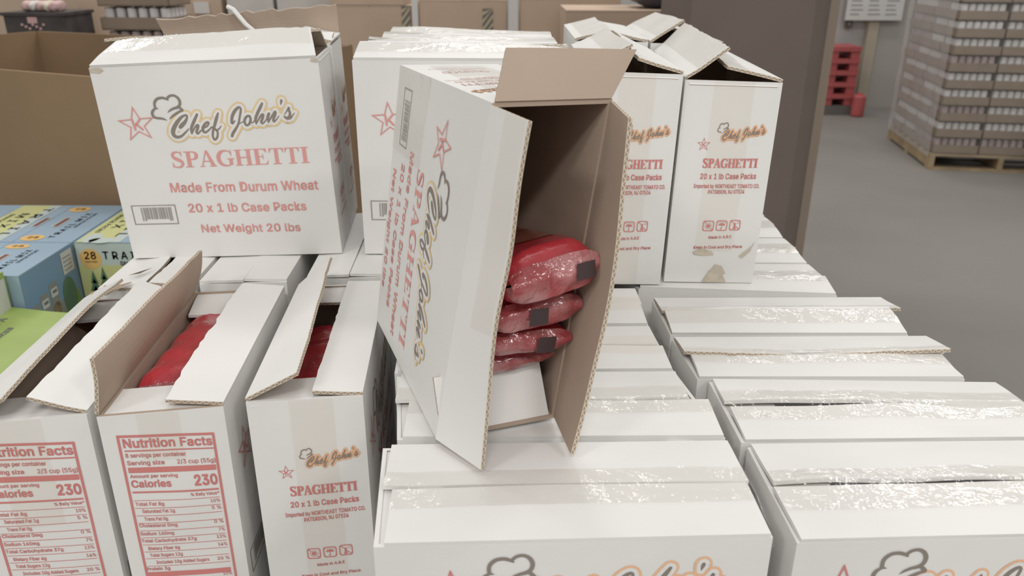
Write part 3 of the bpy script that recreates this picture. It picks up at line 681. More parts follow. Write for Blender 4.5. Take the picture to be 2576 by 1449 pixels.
# ------------------------------------------------------------------ red bags of pasta
RED = mat('red_film', (.56, .045, .06), .22, .5, var=.25, vscale=18, bump=.35, bscale=38, coat=.4)
CLEARISH = mat('clear_end_film', (.46, .21, .21), .16, .5, col2=(.34, .055, .06), vscale=26, bump=.8, bscale=60, coat=.6)
MARK = mat('dark_mark', (.055, .035, .035), .3, .4)
PASTA = mat('pasta_window', (.36, .11, .075), .25, .5, var=.3, vscale=60, coat=.4)
def bag(o, ax, wd, up, label, group, L=.255, W_=.092, T_=.034, seed=0, mark=.7, win=True):
    """pillow bag: o = middle of the near end, ax = along it, wd = across, up = thickness"""
    o, ax, wd, up = V(o), V(ax).normalized(), V(wd).normalized(), V(up).normalized()
    r = thing('pasta_bag', o + ax * L / 2, label, 'bag', group)
    def f(a, s):   # a around 0..1, s along 0..1
        k = min(1, min(s, 1 - s) / .085); k = math.sin(k * math.pi / 2) ** .6
        th = 2 * math.pi * a; c, sn = math.cos(th), math.sin(th)
        x = math.copysign(abs(c) ** .55, c) * W_ / 2 * (1 + .05 * (1 - k)); z = math.copysign(abs(sn) ** .75, sn) * T_ / 2 * (.07 + .93 * k)
        p = o + ax * (s * L) + wd * x + up * z
        return p + up * (.0032 * nz(p, 36, seed)) * k + wd * .0025 * nz(p, 30, seed + 3) * k
    mb = MB(); mb.grid(f, 28, 30, RED); mb.build('film', r, smooth=True, weld=.0001)
    e = MB()       # clear, crinkled end with its crimped fin
    def g(u, v): 
        p = o + wd * ((u - .5) * W_ * .98) + up * ((v - .58) * T_ * .74 * (1.0 - .5 * abs(2 * u - 1) ** 5)) - ax * (.006 + .006 * math.sin(v * math.pi))
        return p + ax * (.004 * nz(p, 75, seed))
    e.grid(g, 16, 8, CLEARISH); e.build('crimped_end', r, smooth=True)
    if win:
        wn = MB(); wn.grid(lambda u, v: f(.16 + .18 * v, .25 + .5 * u) + up * .0008, 10, 6, PASTA); wn.build('window', r, smooth=True)
    mk = MB()
    if mark is None: return r
    c = o + wd * ((mark - .5) * W_) - ax * .0155 - up * .002
    mk.poly([c - wd * .010 - up * .009, c + wd * .010 - up * .010, c + wd * .010 + up * .006, c - wd * .009 + up * .007], MARK); ob = mk.build('eye_mark', r)
    return r
eu = (BL - TL).normalized(); ev = (TL - TLb).normalized(); ed = (TR - TL).normalized()
GB = 'red pasta bags in the tilted carton'
labs = ['red pasta bag topmost in the tilted carton, its clear end rising rightwards', 'red pasta bag second from the top in the tilted carton, dark square near its middle', 'red pasta bag third from the top in the tilted carton, dark square to the right', 'red pasta bag fourth from the top in the tilted carton, creased and glossy', 'red pasta bag lowest in sight in the tilted carton, just above the folded flap']
bot = BL.lerp(BR, .5)
spec = [(.174, -.030, .011, .80, 11, .048), (.131, -.012, .010, .48, 4, .038), (.098, -.004, .010, .68, -3, .031), (.070, .016, .006, None, 3, .028), (.042, .040, .006, None, 0, .026)]
for i, ((hh, back, sx, mk_, tilt, th), lb) in enumerate(zip(spec, labs)):
    c = bot - eu * hh - ev * back + ed * sx
    R_ = Matrix.Rotation(math.radians(tilt), 3, ev)
    R2 = Matrix.Rotation(math.radians((12, 9, 6, 4, 2)[i]), 3, ed)
    if (R2 @ -ev).dot(eu) < 0: R2 = R2.transposed()
    bag(c, R2 @ -ev, R_ @ ed, R2 @ (R_ @ -eu), lb, GB, L=.215, W_=.094, T_=th, seed=50 + i, mark=mk_)
# bags lying in the open carton with the upright flap
def flat_bags(xy, specs, grp):
    t = rim(xy, ZR); fr, br = t[0].lerp(t[1], .5), t[3].lerp(t[2], .5); ax = (br - fr).normalized(); wd = (t[1] - t[0]).normalized()
    for i, (al, ac, dz, yaw, tilt, lb) in enumerate(specs):
        R_ = Matrix.Rotation(math.radians(yaw), 3, 'Z') @ Matrix.Rotation(math.radians(tilt), 3, wd)
        bag(fr + ax * al + wd * ac + V((0, 0, dz)), R_ @ ax, R_ @ wd, R_ @ V((0, 0, 1)), lb, grp, L=.225, W_=.085, T_=.036, seed=70 + i + al, win=False)
flat_bags(LAY['n2'], [(.030, -.016, -.056, 0, 1, 'red pasta bag at the front of the carton with the upright flap'), (.040, .010, -.096, 0, 0, 'red pasta bag lowest in the carton with the upright flap'), (.085, -.014, -.019, -1, -2, 'red pasta bag at the rear of the carton with the upright flap, uppermost')], 'red bags in the carton with the upright flap')
flat_bags(LAY['n3'], [(.055, .0, -.050, 0, 0, 'red pasta bag seen through the narrow slit between two lid flaps')], 'red bag under the narrow slit')
flat_bags(LAY['n1'], [(.055, .0, -.115, 0, 0, 'dark red pasta bag deep under the long dark slit at the left')], 'red bag under the long slit')

# ------------------------------------------------------------------ trail mix cartons at the left
SKY = mat('print_sky_blue', (.33, .45, .56), .4, .35); YEL = mat('print_yellow', (.62, .63, .30), .4, .35); PALE = mat('print_pale', (.55, .63, .60), .4, .35)
LIME = mat('print_lime', (.35, .46, .13), .4, .35, var=.08); GRN = mat('print_grass', (.22, .33, .09), .4, .35); TREE = mat('print_tree', (.12, .21, .13), .4, .35)
TENT = mat('print_tent', (.20, .33, .47), .4, .35); ORG = mat('print_orange', (.80, .52, .19), .4, .35); CHAR = mat('print_charcoal', (.19, .19, .18), .4, .35)
BROWN = mat('print_brown', (.20, .09, .08), .4, .35); POUCH = mat('print_pouch', (.28, .29, .27), .4, .35); NUTS = mat('print_nuts', (.30, .22, .13), .4, .35, var=.5, vscale=90); CARDW = mat('white_card', (.62, .62, .58), .6, .2)
PEACH = mat('print_brown_text', (.45, .22, .08), .4, .35)
def disc(cx, cy, rx, ry=None, n=18): ry = ry or rx; return [[(cx + rx * math.cos(a), cy + ry * math.sin(a)) for a in np.linspace(0, 2 * math.pi, n, endpoint=False)]]
def lid_print(wd, dp, lime=False):
    """top of a trail mix carton, x across, y away from the camera"""
    p = Print()
    if not lime:
        p.add(YEL, rect(.004, 0, .082, dp), 0); p.add(PALE, rect(.082, 0, .108, dp), 0); p.add(PALE, disc(.03, .03, .02, .035) + disc(.06, .012, .03, .02), 1)
    up = lambda x0, y1: (lambda q: (x0 + q[1], y1 - q[0]))         # letters stand towards +x, read towards the camera
    dn = lambda x0, y0: (lambda q: (x0 - q[1], y0 + q[0]))         # letters stand towards -x, read away from the camera
    def word(t, L, cap, fn, m=CHAR, b=.012):
        pol, _ = text2d(t, b); p.add(m, [[(x * L, y * cap) for x, y in q] for q in pol], 2, fn)
    word('SNACK PACKS', .15, .011, up(.016, .22)); word('M I X', .12, .022, up(.040, .225)); word('T R A I L', .235, .022, up(.078, .275))
    for x0, f in ((.120, up), (.190, dn)):
        y0 = .19 if f is up else .115
        p.add(CARDW, rect(0, 0, .075, .018), 1, f(x0, y0)); p.add(BROWN, rect(.003, .003, .072, .015), 2, f(x0, y0))
    word('T R A I L  M I X', .20, .014, dn(.222, .03)); word('SNACK PACKS', .12, .007, dn(.236, .11))
    for y in (.03, .265):
        p.add(ORG, disc(.172, y, .028, .022), 1); pol, _ = text2d('28', .03); p.add(PEACH, [[(.160 + .026 * a, y - .004 + .013 * b) for a, b in q] for q in pol], 2)
    if abs(dp - .30) > .01:      # a shallower lid carries the same picture, shortened
        k = dp / .30; p.items = [(m_, l_, [[(a, min(b * k if i else b, dp)) for a, b in q] for q in pl]) for i, (m_, l_, pl) in enumerate(p.items)]
    return p
def front_print(wd, h):
    p = Print(); p.add(YEL, rect(0, 0, wd, h * .72, .06), 0); p.add(PALE, rect(0, h * .72, wd, h, .06), 0)
    p.add(GRN, [[(0, 0), (wd, 0), (wd, .07), (wd * .7, .062), (wd * .42, .055), (wd * .2, .03), (0, .035)]], 1)
    p.add(ORG, disc(.032, h * .80, .026), 2)
    for t, x0, y0, L, c, m in (('28', .018, h * .80, .028, .018, PEACH), ('CASE PACKS', .018, h * .755, .028, .004, PEACH), ('T R A I L  M I X', .062, h * .80, .17, .019, CHAR), ('SNACK PACKS', .10, h * .72, .10, .010, CHAR)):
        pol, _ = text2d(t, .03); p.add(m, [[(x0 + a * L, y0 + b * c) for a, b in q] for q in pol], 3)
    for cx, b0, hh in ((.030, .055, .072), (.055, .065, .072)):
        for k in range(3): z = b0 + hh * k * .27; s_ = .017 - .004 * k; p.add(TREE, [[(cx - s_, z), (cx + s_, z), (cx, z + hh * .46)]], 2)
    p.add(TENT, [[(.032, .035), (.085, .05), (.105, .085), (.088, .105), (.028, .065)]], 3)
    p.add(TENT, [[(.13, .06), (.17, .05), (.17, .125), (.125, .12)]], 3)
    return p
def side_print(wd, h):
    p = Print(); p.add(TENT, rect(0, h * .45, wd, h), 0); p.add(POUCH, rect(0, 0, wd, h * .45), 0); p.add(GRN, [[(0, 0), (wd, 0), (wd, h * .42), (wd * .7, h * .3), (wd * .3, .02), (0, .01)]], 1)
    for k in range(3):
        x = .012 + .040 * k; y = .03 + .012 * k
        p.add(POUCH, rect(x, y, x + .034, y + .085), 2); p.add(CARDW, rect(x + .004, y + .052, x + .030, y + .072), 3); p.add(CHAR, rect(x + .010, y + .060, x + .027, y + .067), 4); p.add(NUTS, disc(x + .017, y + .02, .016, .018), 3)
    p.add(TREE, disc(wd * .80, h * .44, .028, .045), 4); p.add(CARDW, rect(wd * .76, h * .70, wd * .99, h * .97), 4)
    for k in range(4): p.add(POUCH, rect(wd * .79, h * (.74 + .05 * k), wd * .95, h * (.755 + .05 * k)), 5)
    return p
def art_box(xy, zt, h, label, group, base, prints, lidp=None, seed=0, name='trail_mix_carton'):
    t = rim(xy, zt); b = down(t, h); r = thing(name, sum(b, V()) / 4, label, 'carton', group); mb = MB()
    for face, (i, j) in FACES.items():
        f = lambda u, v, i=i, j=j: b[i].lerp(b[j], u).lerp(t[i].lerp(t[j], u), v)
        mb.grid(f, 6, 5, base[0]); n = (b[j] - b[i]).cross(t[i] - b[i]).normalized(); wl = (b[j] - b[i]).length
        if face in prints:
            for m_, l_, pl in prints[face].items:
                for q in pl: mb.poly([f(p[0] / wl, p[1] / h) + n * (.0005 + .0002 * l_) for p in q], m_)
    mb.poly([t[0], t[1], t[2], t[3]], base[0]); mb.poly(b[::-1], base[0]); mb.build('body', r)
    lid = MB(); mid = .38
    e = V((0, 0, .0028))
    for k, (u0, u1) in enumerate(((0, .497), (.503, 1))):
        l2 = MB(); q = [t[0].lerp(t[1], u0), t[0].lerp(t[1], u1), t[3].lerp(t[2], u1), t[3].lerp(t[2], u0)]
        l2.poly([x + e for x in q], base[1]);
        for i in range(4): j = (i + 1) % 4; l2.poly([q[i] + e * .1, q[j] + e * .1, q[j] + e, q[i] + e], base[1])
        if lidp:
            wl = (t[1] - t[0]).length; dl = (t[3] - t[0]).length
            for m_, l_, pl in lidp.items:
                for pq in pl:
                    cx = sum(p[0] for p in pq) / len(pq) / wl
                    if (cx < .5) != (k == 0): continue
                    l2.poly([t[0].lerp(t[1], p[0] / wl).lerp(t[3].lerp(t[2], p[0] / wl), p[1] / dl) + e + V((0, 0, .0005 + .0002 * l_)) for p in pq], m_)
        l2.build('lid_flap', r)
    return r
GT = 'trail mix cartons'
LP = lid_print(.28, .30); FP = front_print(.275, .195); SP = side_print(.21, .195)
rowy = (1.780, 2.060)
art_box([(-1.605, rowy[0]), (-1.325, rowy[0]), (-1.325, 2.085), (-1.605, 2.085)], -.62, .195, 'blue topped trail mix carton at the left frame edge, only its far corner showing', GT, (SKY, SKY), {}, LP)
art_box([(-1.320, rowy[0]), (-1.040, rowy[0]), (-1.045, 2.085), (-1.325, 2.085)], -.62, .195, 'trail mix carton with yellow and blue lid, in the back row against the brown bin', GT, (SKY, SKY), {'front': FP}, LP)
art_box([(-1.034, rowy[0]), (-.762, rowy[0]), (-.765, 2.05), (-1.039, 2.05)], -.62, .195, 'trail mix carton with orange 28 disc and tent picture on its yellow front', GT, (YEL, SKY), {'front': FP}, LP)
LP2 = lid_print(.28, .21)
art_box([(-1.320, 1.562), (-1.040, 1.562), (-1.040, 1.776), (-1.320, 1.776)], -.62, .195, 'blue trail mix carton in the front row, dark side with pouch pictures', GT, (SKY, SKY), {'right': SP}, LP2)
# lime cartons in front of them
Lm = Carton('open lime green trail mix carton lying lowest beside the white cartons', down(rim([(-1.32, 1.20), (-.775, 1.20), (-.775, 1.552), (-1.32, 1.552)], -.713), .297), rim([(-1.32, 1.20), (-.775, 1.20), (-.775, 1.552), (-1.32, 1.552)], -.713), GT, .002, 61, name='trail_mix_carton', outer=LIME, inner=KRAFT)
f_ = Lm.flap('right', a0=3, a1=5, L=.335, wob=.004, s0=.0, rag=.003); Lm.flap('left', a0=4, L=.06, wob=.003); Lm.flap('front', a0=0, L=.05, lift=-.004, s0=.006, s1=.006)
mbl = MB()
for t_, v0, cap, u0, u1 in (('T R A I L   M I X', .80, .022, .30, .86), ('SNACK PACKS', .70, .010, .40, .75)):
    pol, _ = text2d(t_, .03)
    for q in pol: mbl.poly([f_(u0 + (u1 - u0) * a, v0 + cap / .335 * b) + f_.nrm(u0 + (u1 - u0) * a, min(.99, v0 + cap / .335 * b)) * (TH / 2 + .0008) for a, b in q], CHAR)
mbl.grid(lambda u, v: f_(.45 + .20 * u, .90 + .055 * v) + V((0, 0, TH / 2 + .0010)), 4, 2, CARDW)
mbl.build('printed_lettering', Lm.root)
Lm.done()
art_box([(-1.27, 1.30), (-1.062, 1.30), (-1.062, 1.55), (-1.27, 1.55)], -.606, .098, 'small lime green carton with pale grey side, resting on the open lime one', GT, (LIME, LIME), {'right': Print().add(CARDW, rect(.004, .012, .246, .088, .05), 0)}, None)
for (x0, x1) in ((-1.605, -1.325), (-1.320, -1.042), (-1.036, -.765)):
    for (y0, y1) in ((1.20, 1.47), (1.475, 1.772), (1.778, 2.05)):
        for zt, hh in ((-.8165, .1935), (-1.0115, .194), (-1.206, .155)):
            if zt > -.9 and y0 < 1.7 and not (x1 < -1.03 and y0 > 1.4): continue
            if zt > -.9 and y0 == 1.475: y0b = 1.565
            else: y0b = y0
            plain_box([(x0, y0b), (x1, y0b), (x1, y1), (x0, y1)], zt, hh, 'sealed_trail_mix_carton', 'sealed trail mix carton buried under the visible ones', 'carton', 'buried trail mix cartons', SKY)
pallet((-1.61, 1.19, 0), (1, 0, 0), (0, 1, 0), .86, .84, 'wooden pallet under the trail mix cartons')

# ------------------------------------------------------------------ brown bins
def wall_panel(a, b, z0, z1, th, mt):
    a, b = V(a), V(b); d = (b - a).normalized(); n = V((-d.y, d.x, 0)) * th; mb = MB()
    q = [a, b, b + n, a + n]; lo = [V((p.x, p.y, z0)) for p in q]; hi = [V((p.x, p.y, z1)) for p in q]
    for i in range(4): j = (i + 1) % 4; mb.poly([lo[i], lo[j], hi[j], hi[i]], mt)
    mb.poly(hi, mt); mb.poly(lo[::-1], mt); return mb
zt = CAMZ - .283
q = [V((-2.38, 2.69, 0)), V((-.955, 2.066, 0)), V((-.58, 3.00, 0)), V((-2.03, 3.56, 0))]
r = thing('cardboard_bin', sum(q, V()) / 4, 'large open brown cardboard bin behind the trail mix cartons at the left', 'bin', 'brown cardboard bins')
for k, nm in enumerate(('near_wall', 'right_wall', 'far_wall', 'left_wall')):
    wall_panel(q[k], q[(k + 1) % 4], 0.0, zt, .012, BIN).build(nm, r)
m = MB(); m.poly([p + V((0, 0, .05)) for p in q], BIN); m.build('bottom', r)
def bin_box(x0, x1, y0, y1, z0, z1, label, mt=BIN2, hazard=None, lines=(), name='brown_carton', cat='carton', group='brown cartons and bins at the back'):
    r = thing(name, ((x0 + x1) / 2, (y0 + y1) / 2, z0), label, cat, group); m = MB(); g = .004
    c = ((x0, y0), (x1, y0), (x1, y1), (x0, y1))
    for i in range(4):
        j = (i + 1) % 4
        m.grid(lambda u, v: V((c[i][0] + (c[j][0] - c[i][0]) * u, c[i][1] + (c[j][1] - c[i][1]) * u, z0 + (z1 - z0) * v)), 6, 6, mt)
    m.poly([(x0, y0, z1), (x1, y0, z1), (x1, y1, z1), (x0, y1, z1)], mt); m.build('body', r)
    for k, (a, b_) in enumerate(((x0, x0 + (x1 - x0) * .497), (x0 + (x1 - x0) * .503, x1))):
        l = MB(); l.box(((a + b_) / 2, (y0 + y1) / 2, z1 + .005), (b_ - a, y1 - y0, .008), mt); l.build('lid_flap', r)
    if hazard:
        l = MB(); hx0, hx1, hz0, hz1 = hazard; n = int((hz1 - hz0) / .045) + 1; w_ = hx1 - hx0
        l.poly([(hx0, y0 - .002, hz0), (hx1, y0 - .002, hz0), (hx1, y0 - .002, hz1), (hx0, y0 - .002, hz1)], HAZY)
        for k in range(-1, n):
            a = hz0 + k * .045
            pts = [(hx0, a), (hx1, a + w_ * 1.3), (hx1, a + w_ * 1.3 + .022), (hx0, a + .022)]
            pts = [(x_, min(max(z_, hz0), hz1)) for x_, z_ in pts]
            l.poly([(x_, y0 - .0035, z_) for x_, z_ in pts], HAZK)
        l.build('hazard_tape', r)
    return r
HAZY = mat('hazard_pale', (.52, .46, .33), .6, .2); HAZK = mat('hazard_dark', (.17, .155, .145), .6, .2); POSTW = mat('white_post', (.66, .64, .62), .5, .3)
def xat(px, y, py=40): return ony(px, py, y).x
def zat(py, y, px=1288): return ony(px, py, y).z
Yb = 4.9
zs = zat(14, Yb)
bin_box(xat(830, Yb), xat(1033, Yb), Yb, Yb + .6, 0, zs - .012, 'lower brown carton left of the white post at the back, striped tape at its edge', hazard=(xat(1011, Yb), xat(1031, Yb), zat(85, Yb), zat(16, Yb)))
bin_box(xat(832, Yb), xat(1018, Yb), Yb, Yb + .6, zs, zs + .35, 'upper brown carton left of the white post, stacked on a similar one')
bin_box(xat(1055, Yb), xat(1274, Yb), Yb, Yb + .8, 0, zat(4, Yb), 'brown bin between the two white posts, striped tape near its right edge', hazard=(xat(1214, Yb), xat(1240, Yb), zat(90, Yb), zat(22, Yb)))
bin_box(xat(1308, Yb), xat(1560, Yb), Yb, Yb + .8, 0, zat(0, Yb), 'wide brown bin right of the second white post at the back', mt=BIN2)
bin_box(xat(1420, Yb - .5), xat(1790, Yb - .5), Yb - .62, Yb - .06, 0, zat(30, Yb - .62), 'brown bin beside the tall shaded bin, dark blue bundle on top', mt=BIN2)
for a, b_, lb in ((1036, 1051, 'white post between two brown cartons in the back, left of the two posts'), (1280, 1302, 'white post right of the striped brown bin, right of the two posts')):
    x0, x1 = xat(a, Yb - .04), xat(b_, Yb - .04); m = MB(); m.box(((x0 + x1) / 2, Yb - .02, .75), (x1 - x0, .035, 1.5), POSTW); m.box(((x0 + x1) / 2, Yb - .02, .01), (x1 - x0 + .02, .037, .02), POSTW)
    tag(m.build('post', origin=((x0 + x1) / 2, Yb - .02, 0)), lb, 'post', 'white posts')
def lump(c, size, mt, name, label, cat, group=None, seed=0, amp=.18, knot=False):
    m = MB(); c = V(c)
    def f(u, v):
        th, ph = u * 2 * math.pi, (v - .5) * math.pi
        d = V((math.cos(th) * math.cos(ph), math.sin(th) * math.cos(ph), math.sin(ph))); d = V([math.copysign(abs(q_) ** .7, q_) for q_ in d])
        k = 1 + amp * noise.noise(d * 2.2 + V((seed * 5.1, 0, 0))) + amp * .5 * noise.noise(d * 6 + V((seed, 3, 0)))
        return c + V((d.x * size[0] / 2 * k, d.y * size[1] / 2 * k, max(d.z * size[2] / 2 * k, -size[2] / 2)))
    m.grid(f, 26, 14, mt); return tag(m.build(name, origin=c - V((0, 0, size[2] / 2)), smooth=True, weld=.0005), label, cat, group)
NAVY = mat('navy_wrap', (.075, .075, .095), .35, .4, bump=.4, bscale=12)
yb = Yb - .35; zz = zat(30, Yb - .62) + .012
lump(((xat(1575, yb) + xat(1760, yb)) / 2, yb, zz + .11), (xat(1760, yb) - xat(1575, yb), .40, .22), NAVY, 'wrapped_bundle', 'dark blue wrapped bundle on the brown bin beside the tall shaded one', 'bundle', None, 3, .1)
for k, (px, cl, nm) in enumerate(((1178, (.75, .72, .72), 'white'), (1203, (.75, .70, .25), 'yellow'), (1228, (.30, .35, .62), 'blue'), (1252, (.72, .30, .28), 'red'))):
    x = xat(px, Yb + .2); lump((x, Yb + .12, zat(4, Yb) + .066), (.056, .12, .10), mat('snack_' + nm, cl, .3, .4), 'snack_bag', nm + ' snack bag on the striped bin between the white posts', 'bag', 'snack bags on the bin', k + 5, .15)
# tall brown bin right of the cartons, backlit shade painted into its board
yd = 3.0
x0, x1, x2, x3 = .635, 1.075, 1.165, 1.20
r = thing('bulk_bin', ((x0 + x2) / 2, yd + .3, 0), 'tall brown bulk bin, backlit shade in its colour, right behind the white carton load', 'bin', 'brown cardboard bins')
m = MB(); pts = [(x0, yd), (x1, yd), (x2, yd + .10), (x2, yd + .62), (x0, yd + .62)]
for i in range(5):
    a, b_ = pts[i], pts[(i + 1) % 5]; m.grid(lambda u, v: V((a[0] + (b_[0] - a[0]) * u, a[1] + (b_[1] - a[1]) * u, 2.1 * v)), 4, 8, SHADED_BIN)
m.poly([(x_, y_, 2.1) for x_, y_ in pts], SHADED_BIN); m.build('body', r)
m = MB(); m.box((x2 + .017, yd + .125, 1.05), (.034, .05, 2.1), mat('corner_board', (.29, .235, .19), .75, .15)); m.build('corner_board', r)

# ------------------------------------------------------------------ stacks of wrapped cans
TRAY = mat('tray_board', (.30, .235, .18), .7, .2, var=.1); CAN = mat('can_white', (.76, .74, .73), .25, .5, var=.1, vscale=14); CANTOP = mat('can_lid', (.50, .49, .48), .3, .5, metal=.6)
CANP = mat('can_pinkish', (.52, .42, .41), .3, .5, var=.2, vscale=14)
_cans = {}
def can_tray(o, ux, uy, lx, ly, hh, nx, ny, label, group, cm):
    o, ux, uy = V(o), V(ux), V(uy); R_ = Matrix((ux, uy, V((0, 0, 1)))).transposed(); key = (lx, ly, nx, ny, cm.name)
    r = thing('can_tray', o + (ux * lx + uy * ly) / 2, label, 'tray', group)
    m = MB(); g = .006
    c = o + (ux * lx + uy * ly) / 2
    m.box(c + V((0, 0, .004)), (lx - g, ly - g, .006), TRAY, R_)
    for a, b_, sx, sy in ((0, -1, lx - g, .005), (0, 1, lx - g, .005), (-1, 0, .005, ly - g), (1, 0, .005, ly - g)):
        m.box(c + ux * a * (lx - g - .005) / 2 + uy * b_ * (ly - g - .005) / 2 + V((0, 0, hh * .27)), (sx, sy, hh * .54), TRAY, R_)
    m.build('tray_board', r)
    m = MB(); rad = min((lx - .03) / nx, (ly - .03) / ny) / 2 * .96
    for i in range(nx):
        for j in range(ny):
            if 0 < i < nx - 1 and 0 < j < ny - 1: continue
            p = o + ux * (.015 + (lx - .03) * (i + .5) / nx) + uy * (.015 + (ly - .03) * (j + .5) / ny)
            m.lathe(p, [(rad * .96, .008), (rad, .012), (rad, hh - .012), (rad * .95, hh - .008), (rad * .9, hh - .007), (0, hh - .008)], cm, 10, ms=[CANTOP, cm, CANTOP, CANTOP, CANTOP])
    o2 = m.build('cans', r, smooth=False); o2['kind'] = 'stuff'
    return r
def can_stack(o, ux, uy, nx, ny, lx, ly, nl, hh, where, group, shown, rnd):
    o, ux, uy = V(o), V(ux).normalized(), V(uy).normalized()
    words = ('lowest', 'second', 'third', 'fourth', 'fifth', 'sixth', 'seventh', 'eighth', 'ninth', 'tenth', 'eleventh', 'twelfth')
    for k in range(nl):
        for i in range(nx):
            for j in range(ny):
                if not shown(i, j): continue
                pos = 'at its near corner' if (i == 0 and j == 0) else ('right face, %s from the corner' % ('second', 'third', 'fourth')[i - 1] if j == 0 else 'left face, %s from the corner' % ('second', 'third', 'fourth')[j - 1])
                jx, jy = rnd.uniform(-.004, .004), rnd.uniform(-.004, .004)
                can_tray(o + ux * (i * lx + jx) + uy * (j * ly + jy) + V((0, 0, k * hh)), ux, uy, lx, ly, hh - .001, 6, 5, 'can tray in the %s layer of %s, %s' % (words[k], where, pos), group, CANP if rnd.random() < .3 else CAN)
rnd = random.Random(8)
ux, uy = V((.985, -.17, 0)).normalized(), V((.17, .985, 0)).normalized()
o = V((3.215, 6.07, 0))
pallet(o, ux, uy, 1.02, 1.20, 'wooden pallet under the plastic wrapped cans at upper right')
can_stack(o + V((0, 0, .127)) + ux * .01 + uy * .01, ux, uy, 3, 4, .333, .295, 10, .1215, 'the right stack', 'can trays of the right hand stack', lambda i, j: i == 0 or j == 0, rnd)
m = MB()
pth = [o + ux * .99 + uy * -.004, o + ux * -.004 + uy * -.004, o + ux * -.004 + uy * 1.19]
def wrapf(side):
    a, b_ = (pth[1], pth[0]) if side else (pth[2], pth[1])
    n = -uy if side else -ux
    def f(u, v):
        p = a.lerp(b_, u) + V((0, 0, .10 + 1.25 * v)); return p + n * (.008 + .007 * (1 + nz(p, 5, 3)) + .004 * nz(p, 16, 2))
    return f
m.grid(wrapf(False), 30, 34, WRAP); m.grid(wrapf(True), 24, 34, film('stretch_wrap_thin', (.7, .68, .66), .05, .14, .8, 22))
tag(m.build('stretch_wrap', smooth=True, origin=o), 'clear stretch wrap around the right hand stack of can trays', 'plastic wrap')
BLK = mat('black_plastic', (.035, .03, .03), .5, .3)
m = MB(); m.box((4.16, 5.60, .20), (.46, .5, .40), BLK); m.box((4.16, 5.60, .415), (.49, .53, .03), BLK); m.box((4.16, 5.34, .30), (.2, .02, .05), BLK)
tag(m.build('storage_crate', origin=(4.16, 5.60, 0)), 'black plastic crate on the floor at the right frame edge', 'crate')
# upper left, far behind the brown bin
o2 = V((xat(250, 4.6), 4.6, 0)); ztop = zat(22, 4.6)
rnd = random.Random(5)
can_stack(V((xat(245, 4.6), 4.62, ztop + .13 - 6 * .125)), V((1, -.02, 0)), V((.02, 1, 0)), 1, 2, .40, .30, 6, .125, 'the far left stack', 'can trays of the left hand stack', lambda i, j: j == 0, rnd)
plain_box([(xat(235, 4.6), 4.60), (xat(430, 4.6), 4.60), (xat(430, 4.6), 5.0), (xat(235, 4.6), 5.0)], ztop + .128 - 6 * .125 - CAMZ, ztop + .128 - 6 * .125, 'brown_carton', 'brown carton under the far can trays at upper left, hidden by the bin', 'carton', None, BIN2)
SACK = mat('dark_sack', (.085, .075, .072), .5, .3, var=.3, vscale=12); PINK = mat('pink_pack', (.66, .44, .43), .4, .3, var=.15)
yb = 4.3
zb = zat(105, yb)
m = MB(); xa, xb = xat(8, yb), xat(158, yb); zc_ = zat(42, yb)
r = thing('display_tub', ((xa + xb) / 2, yb, 0), 'dark tub holding pink packs, far behind the brown bin at upper left', 'tub')
m.box(((xa + xb) / 2, yb + .15, zc_ / 2), (xb - xa, .30, zc_), SACK); m.build('body', r)
m = MB(); m.box(((xa + xb) / 2, yb + .15, zc_ + .004), (xb - xa + .02, .32, .016), SACK); m.build('rim', r)
m = MB(); m.box(((xat(68, yb) + xat(92, yb)) / 2, yb - .003, zat(55, yb)), (xat(92, yb) - xat(68, yb), .006, .03), PINK)
for k in range(7): px = 52 + 9 * k; m.box((xat(px, yb), yb - .003, zat(66 + 5 * (k % 3), yb)), (.011, .006, .011), PINK)
m.build('printed_panel', r)
for k, (px, cl) in enumerate(((54, PINK), (71, POSTW), (90, PINK), (106, HALO_Y), (124, PINK))):
    lump((xat(px, yb), yb + .10, zc_ + .012 + .026), (.046, .12, .054), cl if cl is not HALO_Y else mat('cream_pack', (.70, .62, .5), .4, .3), 'candy_pack', '%s pack heaped in the dark tub, %s from the left' % (('pink', 'white', 'pink', 'cream', 'pink')[k], ('first', 'second', 'third', 'fourth', 'fifth')[k]), 'pack', 'packs in the dark tub', 11 + k, .15)
bin_box(xat(-40, 4.75), xat(85, 4.75), 4.75, 5.2, 0, zat(-14, 4.75), 'brown carton behind the dark tub at the left frame edge', mt=BIN2)
bin_box(xat(90, 4.75), xat(198, 4.75), 4.75, 5.2, 0, zat(-10, 4.75), 'brown carton behind the dark tub, left of the dark gap', mt=BIN2)
bin_box(xat(420, 5.4), xat(560, 5.4), 5.4, 5.9, 0, zat(-30, 5.4), 'pallid brown carton behind the raised brown flap, white labels on its front', mt=BIN2, name='labelled_carton')
for a, b_ in ((424, 458), (492, 530)):
    m = MB(); m.box(((xat(a, 5.4) + xat(b_, 5.4)) / 2, 5.394, zat(22, 5.4)), (xat(b_, 5.4) - xat(a, 5.4), .006, .07), POSTW); m.build('white_label', bpy.data.objects['labelled_carton'])
WH2 = mat('white_wrap', (.62, .60, .57), .45, .3, var=.12, vscale=4)
bin_box(xat(575, 5.4), xat(690, 5.4), 5.4, 5.9, 0, zat(-30, 5.4), 'white wrapped carton behind the raised brown flap, left of two', mt=WH2, name='white_carton')
bin_box(xat(700, 5.4), xat(868, 5.4), 5.4, 5.9, 0, zat(-30, 5.4), 'white wrapped carton behind the raised brown flap, beside the stacked brown ones', mt=WH2, name='white_carton')

